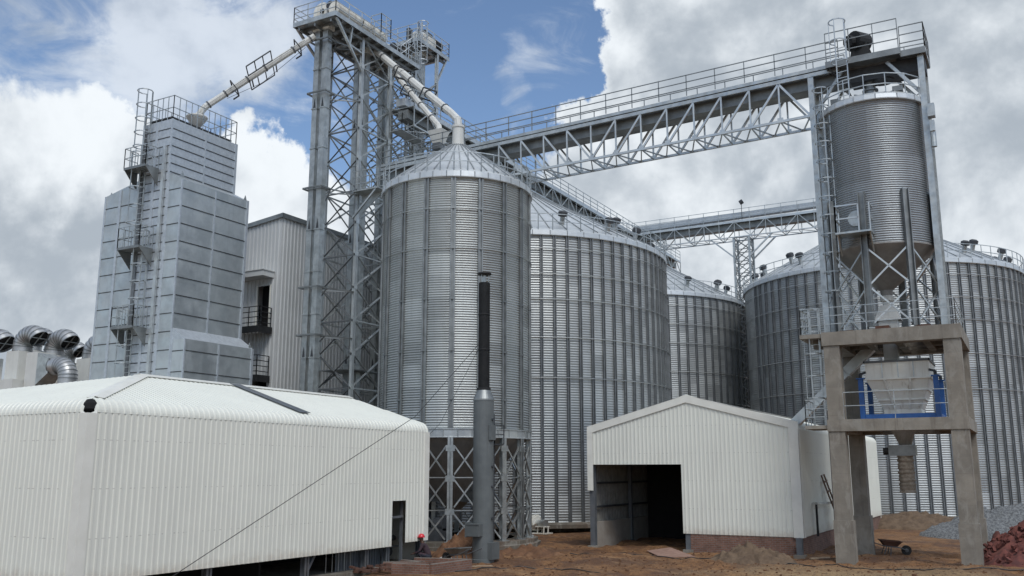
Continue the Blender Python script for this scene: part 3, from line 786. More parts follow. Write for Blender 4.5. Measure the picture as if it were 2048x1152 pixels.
VIEW = math.atan2(-61.0, 33.5)
def big_silo():
    c = (-33.53, 61.22, 0); Rr = 11.1; zb, zt = .62, 19.0
    t = thing('grain_silo', '', 'silo', c, 'large grain silos behind the yard')
    m = M(); m.lathe(corr_prof(Rr, zb, zt, .165, .019, 4), 160, c); m.build('wall', 's2', t, smooth=True)
    cone_roof(t, c, Rr, zt, .9, 25.2, 60, .32)
    N = 80; src = None
    s = M(); s.box(Rr + .02, Rr + .13, -.1, -.05, zb, zt - .02); s.box(Rr + .02, Rr + .13, .05, .1, zb, zt - .02); s.box(Rr + .0, Rr + .045, -.05, .05, zb, zt - .02)
    for k in range(N):
        a = 2 * pi * k / N
        dd = (a - VIEW + pi) % (2 * pi) - pi
        if abs(dd) > R(112): continue
        if src is None:
            o = M(); o.v = [(v[0] * math.cos(a) - v[1] * math.sin(a) + c[0], v[0] * math.sin(a) + v[1] * math.cos(a) + c[1], v[2]) for v in s.v]; o.f = s.f
            src = o.build('stiffener', 'rib_dark', t); a_src = a  # rib colour carries the dark shadow lines along the wall
        else:
            ob = src.copy(); COL.objects.link(ob); ob.parent = t; ob.rotation_euler = (0, 0, a - a_src)
    for zz in (18.1, 16.4, 14.7, 12.2, 9.6):
        m = M(); pts = [(c[0] + (Rr + .13) * math.cos(2 * pi * k / 80), c[1] + (Rr + .13) * math.sin(2 * pi * k / 80), zz) for k in range(81)]
        m.tube(pts, .028, 5, False); m.build('wind_ring', 'galv', t)
    ring_rail(t, c, Rr + .1, zt + .4, 72, 1.05)
    for k in range(22):
        a = 2 * pi * (k + .35 + .25 * math.sin(k * 2.3)) / 22; q = 9.9 if k % 3 else 9.2
        zz = zt + .44 + (Rr - q) * 6.0 / 10.2
        u = Vector((math.cos(a), math.sin(a), 0)); p = Vector((c[0], c[1], 0)) + u * q
        ax = (u * .35 + Vector((0, 0, 1))).normalized()
        m = M(); m.tube([p + Vector((0, 0, zz - .1)), p + Vector((0, 0, zz)) + ax * .6], .17, 10)
        v = m.build('roof_vent', 'galv', t)
        m = M(); b = p + Vector((0, 0, zz)) + ax * .5
        m.tube([b, b + ax * .05, b + ax * .32, b + ax * .42], [.2, .33, .33, .16], 12); m.build('vent_hood', 'dark_steel', v)
    m = M(); m.lathe([(Rr - .6, -.3), (Rr - .6, .26), (Rr + .35, .26), (Rr + .35, .48), (Rr + .2, .62), (Rr - .3, .62)], 96, c); m.build('concrete_base', 'concrete_dark', t)
    return t
S2 = big_silo()
S2['label'] = 'large corrugated silo directly right of the narrow central silo, behind the gabled shed'
for (x, y, rz, lb) in ((-33.86, 85.0, R(7), 'large corrugated silo farthest back, partly hidden between two bigger looking silos and the lattice pylon'),
                       (-10.49, 83.4, R(29), 'large corrugated silo at far right behind the concrete frame')):
    s = copy_tree(S2); s.location = (x, y, 0); s.rotation_euler = (0, 0, rz); s['label'] = lb

# ------------------------------------------------------------------ concrete frame with elevated silo
FX0, FX1, FY0, FY1 = -7.62, -2.2, 41.56, 46.98
def frame():
    t = thing('concrete_frame', 'tall raw concrete two storey frame at right carrying a small silo', 'frame', (-4.9, 44.3, 0))
    w = .66
    for (x, y) in ((FX0, FY0), (FX1 - w, FY0), (FX0, FY1 - w), (FX1 - w, FY1 - w)):
        m = M(); m.box(x, x + w, y, y + w, -.3, 9.12); 
        col = m.build('column', 'concrete', t)
        m = M(); m.box(x - .05, x + w + .06, y - .05, y + w + .06, -.3, 1.72); m.build('column_base', 'concrete', col)
    for (z0, z1, e) in ((5.43, 5.93, .05), (9.125, 9.72, .06)):
        for (x0, x1, y0, y1) in ((FX0 + w, FX1 - w, FY0 - e, FY0 + w - .2), (FX0 + w, FX1 - w, FY1 - w + .2, FY1 + e)):
            m = M(); m.box(x0, x1, y0, y1, z0, z1); m.build('beam', 'concrete', t)
        for (x0, x1) in ((FX0 - e, FX0 + w), (FX1 - w, FX1 + e)):
            m = M(); m.box(x0, x1, FY0 - e + .003, FY1 + e - .003, z0 + .002, z1 - .002); m.build('beam', 'concrete', t)
    for x in (-5.9, -4.7, -3.6):
        m = M(); m.box(x - .15, x + .15, FY0 + .5, FY1 - .5, 9.2, 9.6); m.build('beam', 'concrete_dark', t)
    m = M()
    for yy in (43.0, 44.6, 46.0): m.box(FX0 + w, FX1 - w, yy - .12, yy + .12, 9.24, 9.58)
    m.build('beam', 'concrete_dark', t)
    m = M(); m.box(FX0 + w, -5.6, FY0 + .46, FY1 - .46, 9.6, 9.7); m.box(-4.0, FX1 - w, FY0 + .46, FY1 - .46, 9.6, 9.7); m.build('slab', 'concrete_dark', t)
    m = M(); m.box(FX0 + w, -6.1, FY0 + .47, FY1 - .47, 5.55, 5.9); m.box(-3.7, FX1 - w, FY0 + .47, FY1 - .47, 5.55, 5.9); m.build('slab', 'concrete_dark', t)
    # side landings with railings
    m = M(); m.box(-8.62, FX0 - .06, 41.6, 44.0, 9.5, 9.68); m.box(-8.2, FX0 - .06, 42.4, 42.7, 9.12, 9.5); m.build('landing', 'concrete', t)
    m = M(); m.box(-8.62, FX0 - .06, 41.6, 43.4, 5.55, 5.7); m.build('landing', 'concrete', t)
    m = M(); m.rail([(FX0 - .1, 41.65, 9.68), (-8.57, 41.65, 9.68), (-8.57, 43.95, 9.68)], 1.15, .5, 3, .035); m.build('railing', 'galv', t)
    m = M(); m.rail([(FX0 - .1, 41.65, 5.7), (-8.57, 41.65, 5.7), (-8.57, 43.35, 5.7)], 1.1, .6, 3, .035); m.build('railing', 'galv', t)
    m = M(); m.rail([(FX0 + .1, FY0 + .05, 9.72), (FX1 - .1, FY0 + .05, 9.72), (FX1 - .1, FY1 - .1, 9.72)], 1.1, 1.8, 3, .03); m.build('railing', 'galv', t)
    m = M(); m.rail([(FX0 + w, FY0 + .05, 5.93), (FX1 - w, FY0 + .05, 5.93)], 1.15, 1.9, 2, .03); m.build('railing', 'galv', t)
    m = M(); m.ladder((-8.1, 42.3), 5.7, 9.9, (-.2, -1), True, 1.2, .45, .36, .04); m.build('caged_ladder', 'galv', t)
    m = M(); m.ladder((-7.85, 43.0), .1, 5.5, (-1, 0), False, t=.04, w=.4); m.build('ladder', 'dark_steel', t)
    for (x, y) in ((-5.2, 42.2), (-3.6, 42.7), (-6.8, 42.9), (-3.2, 44.3), (-7.1, 44.4), (-6.6, 46.0), (-5.2, 46.6), (-3.7, 46.0)):
        m = M(); m.box(x - .28, x + .28, y - .28, y + .28, 9.7, 9.9); m.build('pad', 'rust', t)
frame()

def weigh_hopper():
    t = thing('weighing_hopper', 'white stained hopper bin held in a blue steel cradle inside the concrete frame', 'hopper', (-4.9, 44.4, 5.93))
    x0, x1, y0, y1 = -6.2, -3.6, 43.15, 45.8
    m = M(); m.box(x0, x1, y0, y1, 7.72, 8.5); m.build('bin', 'white', t)
    m = M(); b = (-5.62, -4.1, 43.75, 45.2)
    m.add([(x0, y0, 7.72), (x1, y0, 7.72), (x1, y1, 7.72), (x0, y1, 7.72), (b[0], b[2], 6.42), (b[1], b[2], 6.42), (b[1], b[3], 6.42), (b[0], b[3], 6.42)],
          [(0, 1, 5, 4), (1, 2, 6, 5), (2, 3, 7, 6), (3, 0, 4, 7)])
    m.box(b[0], b[1], b[2], b[3], 6.1, 6.42)
    cone = m.build('cone', 'white', t)
    m = M()
    for f in (.0, .37, .68):
        q = [x0 + (b[0] - x0) * f, x1 + (b[1] - x1) * f, y0 + (b[2] - y0) * f, y1 + (b[3] - y1) * f]; z = 7.72 - 1.3 * f
        m.bar((q[0] - .03, q[2] - .03, z), (q[1] + .03, q[2] - .03, z), .06, .07); m.bar((q[1] + .03, q[2] - .03, z), (q[1] + .03, q[3] + .03, z), .06, .07)
    for fx in (.3, .7):
        m.bar((x0 + (x1 - x0) * fx, y0 - .04, 7.68), (b[0] + (b[1] - b[0]) * fx, b[2] - .04, 6.42), .07, .09)
    m.build('rib', 'white', cone)
    for fx in (.27, .52, .76):
        m = M(); m.box(x0 + (x1 - x0) * fx - .02, x0 + (x1 - x0) * fx + .02, y0 - .02, y0 - .002, 7.76, 8.46); m.build('seam', 'galv', t)
    m = M(); m.box(x0 - .05, x1 + .05, y0 - .05, y0 - .003, 8.44, 8.54); m.box(x1 + .003, x1 + .05, y0 - .05, y1 + .05, 8.44, 8.54); m.box(x0 - .05, x0 - .003, y0 - .05, y1 + .05, 8.44, 8.54); m.build('rim', 'grey_steel', t)
    for (x, y) in ((-6.42, 43.2), (-3.38, 43.2), (-6.42, 45.75), (-3.38, 45.75)):
        m = M(); m.box(x - .1, x + .1, y - .12, y - .09, 5.93, 7.75); m.box(x - .1, x + .1, y + .09, y + .12, 5.93, 7.75); m.box(x - .015, x + .015, y - .09, y + .09, 5.93, 7.75); m.box(x - .17, x + .17, y - .17, y + .17, 7.75, 7.8)
        m.build('cradle_post', 'blue', t)
        m = M(); m.tube([(x, y, 7.8), (x, y, 8.0)], .07, 8); m.bar((x, y, 7.98), (x + (.25 if x < -5 else -.25), y, 8.05), .1); m.build('load_cell', 'dark_steel', t)
    m = M()
    for y in (43.2, 45.75): m.box(-6.31, -3.49, y - .1, y + .1, 5.98, 6.2)
    for x in (-6.42, -3.38): m.box(x - .08, x + .08, 43.33, 45.62, 6.0, 6.18)
    m.build('cradle_beam', 'blue', t)
    t2 = thing('loading_spout', 'rusty brown chute box with tan cloth sleeve hanging below the lower concrete beam', 'spout', (-4.95, 44.4, 3))
    m = M(); m.add([(-5.45, 44.0, 5.6), (-4.5, 44.0, 5.6), (-4.5, 44.9, 5.6), (-5.45, 44.9, 5.6), (-5.15, 44.15, 4.9), (-4.7, 44.15, 4.9), (-4.7, 44.7, 4.9), (-5.15, 44.7, 4.9)],
                   [(0, 1, 5, 4), (1, 2, 6, 5), (2, 3, 7, 6), (3, 0, 4, 7), (4, 5, 6, 7)]); m.build('chute', 'concrete', t2)
    m = M(); m.box(-5.6, -4.5, 44.0, 44.7, 4.42, 4.86); m.build('gate_box', 'galv_dark', t2)
    m = M(); m.tube([(-5.82, 44.1, 4.62), (-5.62, 44.1, 4.62)], .16, 14); m.build('motor', 'black', t2)
    m = M(); pr = [(.33 + .025 * math.sin(i * 1.9) + .012 * math.sin(i * 5.1), 4.44 - i * .052) for i in range(32)]
    m.lathe(pr, 20, (-4.97, 44.35, 0)); m.build('sleeve', 'sleeve', t2, smooth=True)
    t3 = thing('inclined_chute', 'long pale square chute slanting from the concrete frame down to the gabled shed roof', 'chute', (-9.9, 44.9, 5.8))
    m = M(); m.bar((-10.0, 44.95, 5.75), (-5.9, 44.95, 9.55), .5, .42); m.build('duct', 'galv_bright', t3)
    m = M()
    for f in (.03, .33, .66):
        a = Vector((-10.0, 44.95, 5.75)).lerp(Vector((-5.9, 44.95, 9.55)), f); d = Vector((4.1, 0, 3.8)).normalized()
        m.bar(a - d * .03, a + d * .03, .6, .52); m.build('flange', 'galv', t3); m = M()
weigh_hopper()

HC = (-5.2, 44.4, 0)
def elevated_silo():
    c = HC; Rr = 2.24; zb, zt = 13.62, 20.25
    t = thing('elevated_silo', 'small dark corrugated silo with pointed hopper standing on legs on the concrete frame', 'silo', (c[0], c[1], 9.9))
    m = M(); m.lathe(corr_prof(Rr, zb, zt, .105, .02, 6), 80, c); m.build('wall', 'sh', t, smooth=True)
    roof = cone_roof(t, c, Rr, zt, .5, 21.05, 16, .22)
    m = M(); m.lathe([(.5, 21.0), (.55, 21.1), (.3, 21.25), (.28, 21.5), (.36, 21.52), (.36, 21.6), (.25, 21.62), (.25, 22.0), (.5, 22.5)], 20, c); m.build('inlet', 'galv_dark', t)
    m = M(); m.lathe([(Rr + .03, zb + .03), (Rr + .03, zb - .05), (.28, 11.85), (.24, 11.5)], 24, c); m.build('hopper_cone', 'cone', t)
    m = M(); m.lathe([(.26, 11.6), (.3, 11.55), (.3, 11.35), (.2, 11.3), (.2, 11.15)], 14, c); m.add([(c[0] - .3, c[1] - .3, 11.15), (c[0] + .3, c[1] - .3, 11.15), (c[0] + .3, c[1] + .3, 11.15), (c[0] - .3, c[1] + .3, 11.15), (c[0] - .55, c[1] - .45, 10.45), (c[0] + .55, c[1] - .45, 10.45), (c[0] + .55, c[1] + .45, 10.45), (c[0] - .55, c[1] + .45, 10.45)], [(0, 1, 2, 3), (0, 4, 5, 1), (1, 5, 6, 2), (2, 6, 7, 3), (3, 7, 4, 0)])
    m.box(c[0] - .4, c[0] + .4, c[1] - .35, c[1] + .35, 9.72, 10.45); m.build('outlet_gate', 'cream', t)
    m = M(); m.box(c[0] - .3, c[0] + .3, c[1] - .25, c[1] + .25, 8.5, 9.7); m.build('outlet_pipe', 'galv_dark', t)
    vb = math.atan2(-44.4, 5.2)
    angs = [vb + R(-63 + 45 * k) for k in range(8)]
    for i, a in enumerate(angs):
        ca, sa = math.cos(a), math.sin(a)
        def pt(r, s, z): return (c[0] + ca * r - sa * s, c[1] + sa * r + ca * s, z)
        m = M()
        for s0, s1 in ((-.15, -.11), (.11, .15)):
            m.slab([pt(Rr + .02, s0, 9.9), pt(Rr + .22, s0, 9.9), pt(Rr + .22, s1, 9.9), pt(Rr + .02, s1, 9.9)], (0, 0, 6.1))
        m.slab([pt(Rr + .05, -.11, 9.9), pt(Rr + .1, -.11, 9.9), pt(Rr + .1, .11, 9.9), pt(Rr + .05, .11, 9.9)], (0, 0, 6.1))
        m.build('leg', 'galv_dark', t)
        b = angs[(i + 1) % 8]
        def pp(a, z): return (c[0] + (Rr + .08) * math.cos(a), c[1] + (Rr + .08) * math.sin(a), z)
        m = M()
        for z0, z1 in ((10.05, 11.6), (11.8, 13.35)):
            m.bar(pp(a + .05, z0), pp(b - .05, z1), .07); m.bar(pp(a + .05, z1), pp(b - .05, z0), .07)
        m.build('cross_brace', 'galv_bright', t)
    ring_rail(t, c, Rr + .12, zt + .2, 16, 1.0, w=.04)
    # lamps / vents on the roof edge
    for a in (R(-150), R(-40)):
        m = M(); x, y = c[0] + 1.7 * math.cos(a), c[1] + 1.7 * math.sin(a)
        m.tube([(x, y, 20.5), (x, y, 20.85)], .12, 8); m.box(x - .22, x + .22, y - .16, y + .16, 20.85, 21.1); m.build('roof_vent', 'galv_dark', t)
    # inspection platform with round hatch
    m = M(); m.box(-6.75, -5.25, 41.35, 42.3, 14.0, 14.08)
    m.slab([(-6.7, 42.3, 14.0), (-6.7, 41.5, 14.0), (-6.7, 42.3, 13.2)], (.05, 0, 0)); m.slab([(-5.35, 42.3, 14.0), (-5.35, 41.5, 14.0), (-5.35, 42.3, 13.2)], (.05, 0, 0))
    pl = m.build('platform', 'galv', t)
    m = M(); m.rail([(-6.72, 42.3, 14.08), (-6.72, 41.38, 14.08), (-5.75, 41.38, 14.08)], 1.2, 1.0, 2, .06); m.build('railing', 'galv_bright', pl); m = M(); m.rail([(-5.28, 41.38, 14.08), (-5.28, 42.3, 14.08)], 1.2, 1.0, 2, .05); m.build('railing', 'galv_bright', pl)
    m = M(); m.tube([(-5.95, 42.35, 14.85), (-5.97, 42.2, 14.85)], .36, 20); m.build('hatch', 'galv', t)
    m = M(); m.ladder((-7.05, 43.1), 9.75, 20.6, (-.75, -.66), True, 2.0, .45, .36, .05); m.build('caged_ladder', 'galv', t)
    m = M(); m.box(-2.75, -2.45, 43.2, 43.6, 19.4, 20.0); m.box(-2.7, -2.5, 43.2, 43.5, 18.7, 19.2); m.tube([(-2.6, 43.4, 18.0), (-2.6, 43.4, 18.7)], .12, 10); m.build('cable_box', 'galv', t)
elevated_silo()

# ------------------------------------------------------------------ conveyor bridge between elevator tower and elevated silo
def zd(x): return 22.32 + .022 * (x + 27.6)
def bridge():
    YA, YB = 43.5, 45.35
    t = thing('conveyor_bridge', 'long trussed conveyor walkway bridging from the elevator tower to the small elevated silo', 'conveyor bridge', (-16, 44.4, 0))
    xs0, xs1 = -33.6, -6.4
    def seg(x0, x1, y0, y1, a, b):
        return [(x0, y0, zd(x0) + a), (x1, y0, zd(x1) + a), (x1, y1, zd(x1) + a), (x0, y1, zd(x0) + a)], (0, 0, b - a)
    m = M(); m.slab(*seg(xs0, xs1, YA - .02, YA + .06, -.02, .15)); m.slab(*seg(xs0, xs1, YB - .06, YB + .02, -.02, .15)); m.slab(*seg(xs0, xs1, YA + .06, YB - .06, .0, .05)); 
    m.slab(*seg(xs0, xs1, YA - .02, YA + .12, -.27, -.08))
    m.slab(*seg(xs0, xs1, YB - .12, YB + .02, -.27, -.08)); m.build('deck', 'galv', t)
    m = M(); m.slab(*seg(xs0, xs1 + 2.5, 43.95, 44.9, -.72, -.02)); m.build('conveyor_trough', 'galv_dark', t)
    for y in (YA, YB):
        m = M(); m.rail([(xs0, y, zd(xs0) + .2), (xs1, y, zd(xs1) + .2)], 1.12, 1.55, 3, .042, .0); m.build('railing', 'galv_dark', t)
    xn = [-7.85 - 1.445 * i for i in range(13)]
    D = 2.05
    zt = lambda x: zd(x) - .27
    zbm = lambda x: zd(x) - .27 - D + .1
    for y in (YA + .04, YB - .04):
        m = M(); m.bar((xn[-1] - 1.2, y, zbm(xn[-1])), (xn[0], y, zbm(xn[0])), .11, .12); m.build('truss_chord', 'galv_bright', t)
        m = M()
        for i, x in enumerate(xn):
            m.bar((x, y, zt(x)), (x, y, zbm(x)), .08)
            m.box(x - .14, x + .14, y - .02, y + .02, zbm(x) - .02, zbm(x) + .2)
            if i < 12:
                xn2 = xn[i + 1]
                if i == 0 or i >= 8: m.bar((x, y, zbm(x)), (xn2, y, zt(xn2)), .1)
                else: m.bar((x, y, zt(x)), (xn2, y, zbm(xn2)), .1)
        m.bar((xn[-1], y, zbm(xn[-1])), (xn[-1] - 2.0, y, zt(xn[-1] - 2.0)), .1)
        m.build('truss_web', 'galv_bright', t)
    m = M()
    for i in range(12):
        x, x2 = xn[i], xn[i + 1]; xm = (x + x2) / 2
        m.bar((x, YA, zbm(x)), (xm, YB, zbm(xm)), .06); m.bar((xm, YB, zbm(xm)), (x2, YA, zbm(x2)), .06)
        m.bar((x, YA, zbm(x)), (x, YB, zbm(x)), .06)
    m.build('lateral_brace', 'galv', t)
    # head platform over the silo
    m = M(); m.box(-6.9, -3.7, 43.1, 45.9, 22.72, 22.82); m.box(-6.95, -3.65, 43.05, 43.1, 22.6, 22.9); m.box(-6.95, -6.9, 43.1, 45.9, 22.6, 22.9); m.box(-3.7, -2.6, 43.3, 45.6, 22.62, 22.72); m.box(-3.65, -2.6, 43.25, 43.3, 22.5, 22.8); m.build('head_platform', 'galv_dark', t)
    m = M(); m.slab([(-6.9, 43.1, 22.7), (-6.2, 43.6, 21.8), (-6.2, 45.2, 21.8), (-6.9, 45.9, 22.7)], (.05, 0, 0)); m.box(-6.0, -2.7, 43.9, 44.9, 21.95, 22.6); m.tube([(-4.6, 44.4, 22.2), (-4.6, 44.4, 21.9)], .5, 14); m.build('head_casing', 'dark_steel', t)
    m = M(); m.rail([(-6.9, 43.1, 22.85), (-3.7, 43.1, 22.85)], 1.5, 1.0, 3, .04); m.rail([(-3.65, 43.3, 22.75), (-2.62, 43.3, 22.75), (-2.62, 45.6, 22.75)], 1.25, 1.0, 3, .04); m.rail([(-6.9, 45.9, 22.85), (-2.62, 45.9, 22.8)], 1.3, 1.2, 3, .04); m.build('railing', 'galv_dark', t)
    m = M(); m.tube([(-5.75, 43.9, 24.05), (-5.3, 44.5, 24.05)], .5, 18); m.tube([(-5.8, 43.85, 24.0), (-5.95, 43.65, 23.95)], .3, 12); m.slab([(-6.0, 43.9, 22.82), (-4.8, 43.9, 22.82), (-5.15, 43.9, 23.9), (-5.8, 43.9, 23.9)], (0, .7, 0)); m.build('drive_motor', 'black', t)
    m = M(); m.ladder((-6.15, 42.7), 20.6, 23.6, (-.2, -1), True, 1.9, .5, .38, .05); m.build('caged_ladder', 'galv_bright', t)
    for (x, ztop, zbot) in ((-7.75, 22.45, 9.72), (-2.85, 22.55, 9.72)):
        for y in (YA + .1, YB - .1):
            m = M(); ww = .13
            m.box(x - ww, x + ww, y - .14, y - .11, zbot, ztop); m.box(x - ww, x + ww, y + .11, y + .14, zbot, ztop); m.box(x - .02, x + .02, y - .11, y + .11, zbot, ztop)
            m.build('support_post', 'galv', t)
    KB = [((-2.85, y, 20.6), (-4.3, y, 22.5), .14) for y in (YA + .1, YB - .1)] + [((-7.75, y, 20.4), (-6.3, y, 22.5), .12) for y in (YA + .1, YB - .1)] + [((-7.75, YA + .1, 20.4), (-7.75, YB - .1, 20.4), .12)]
    for p, q, ww in KB:
        m = M(); m.bar(p, q, ww); m.build('knee_brace', 'galv', t)
    for z in range(11, 20, 2):
        m = M(); m.bar((-7.75, YA + .1, z), (-7.75, YB - .1, z + 1), .06); m.build('post_brace', 'galv', t)
bridge()

# ------------------------------------------------------------------ galleries over the big silos and their pylon
def gallery(t, ax, c0, a0, a1, z, w=.85, dep=1.4, n=20, trough=True, incl=0.0):
    def P(a, o, zz): return (c0 + o, a, zz) if ax == 'y' else (a, c0 + o, zz)
    m = M()
    for o in (-w, w):
        m.bar(P(a0, o, z), P(a1, o, z), .1, .22); m.bar(P(a0, o, z - dep), P(a1, o, z - dep), .09)
    m.build('chord', 'galv_bright', t)
    m = M(); m.bar(P(a0, 0, z + .1), P(a1, 0, z + .1), 2 * w - .12, .05); m.build('deck', 'galv', t)
    m = M()
    for i in range(n + 1):
        a = a0 + (a1 - a0) * i / n; b = a0 + (a1 - a0) * (i + 1) / n
        for o in (-w, w):
            m.bar(P(a, o, z), P(a, o, z - dep), .06)
            if i < n:
                if i % 2: m.bar(P(a, o, z), P(b, o, z - dep), .07)
                else: m.bar(P(a, o, z - dep), P(b, o, z), .07)
        m.bar(P(a, -w, z - dep), P(a, w, z - dep), .05)
        if i < n: m.bar(P(a, -w, z - dep), P(b, w, z - dep), .05)
    m.build('truss_web', 'galv', t)
    if trough:
        m = M(); m.bar(P(a0, 0, z - .35), P(a1, 0, z - .35), .8, .6); m.build('trough', 'galv_dark', t)
        m = M(); m.bar(P(a0, -.2, z + .55), P(a1, -.2, z + .55 + incl), .7, .5); m.build('conveyor_cover', 'panel_light', t)
    for o in (-w, w):
        m = M(); m.rail([P(a0, o, z + .1), P(a1, o, z + .1)], 1.1, 1.5, 3, .045); m.build('railing', 'galv', t)
tg = thing('roof_gallery', 'trussed walkway running across the silo roofs away from the elevator tower', 'walkway', (-33.5, 70, 25.2))
gallery(tg, 'y', -33.5, 45.5, 97.0, 26.65, .9, 1.25, 34)
m = M()
for y in (50.8, 55, 57.5, 64.8, 68, 71.5, 74.6, 79, 88, 91):
    d = min(abs(y - 61.22), abs(y - 85)); zr = max(19.4, 25.2 - (d - .9) * .598)
    for x in (-34.3, -32.7): m.bar((x, y, min(zr, 25.4) - .05), (x, y, 25.4), .12)
    m.bar((-34.3, y, zr + .2), (-32.7, y, 25.3), .07)
m.build('support_leg', 'galv', tg)
t3 = thing('cross_gallery', 'distant trussed conveyor bridge crossing between silo roofs over the lattice pylon', 'conveyor bridge', (-22, 84.5, 25.4))
gallery(t3, 'x', 84.5, -33.0, -9.5, 26.85, .8, 1.5, 16, incl=.25)
m = M(); m.bar((-21.95, 83.7, 26.9), (-21.95, 83.7, 28.6), .05); m.tube([(-22.1, 83.7, 28.6), (-21.8, 83.7, 28.75)], .22, 10); m.build('floodlight', 'dark_steel', t3)
def pylon():
    c = (-22.15, 84.5); w = .72
    t = thing('lattice_pylon', 'slim four legged lattice pylon rising between two big silos', 'pylon', (c[0], c[1], 0))
    for sx in (-1, 1):
        for sy in (-1, 1):
            m = M(); m.bar((c[0] + sx * w, c[1] + sy * w, 0), (c[0] + sx * w, c[1] + sy * w, 25.4), .17); m.build('leg', 'galv', t)
    h = 1.15; n = 22
    for face in range(4):
        m = M()
        for i in range(n):
            z0, z1 = i * h, (i + 1) * h
            a = [(-w, -w), (w, -w), (w, w), (-w, w)]; p = a[face]; q = a[(face + 1) % 4]
            m.bar((c[0] + p[0], c[1] + p[1], z0), (c[0] + q[0], c[1] + q[1], z1), .07); m.bar((c[0] + q[0], c[1] + q[1], z0), (c[0] + p[0], c[1] + p[1], z1), .07); m.bar((c[0] + p[0], c[1] + p[1], z1), (c[0] + q[0], c[1] + q[1], z1), .07)
        m.build('bracing', 'galv_dark', t)
    for s in (-1, 1):
        for y in (-w, w):
            m = M(); m.bar((c[0] + s * w, c[1] + y, 23.4), (c[0] + s * 2.9, c[1] + y, 25.35), .13); m.build('knee_brace', 'galv_bright', t)
pylon()

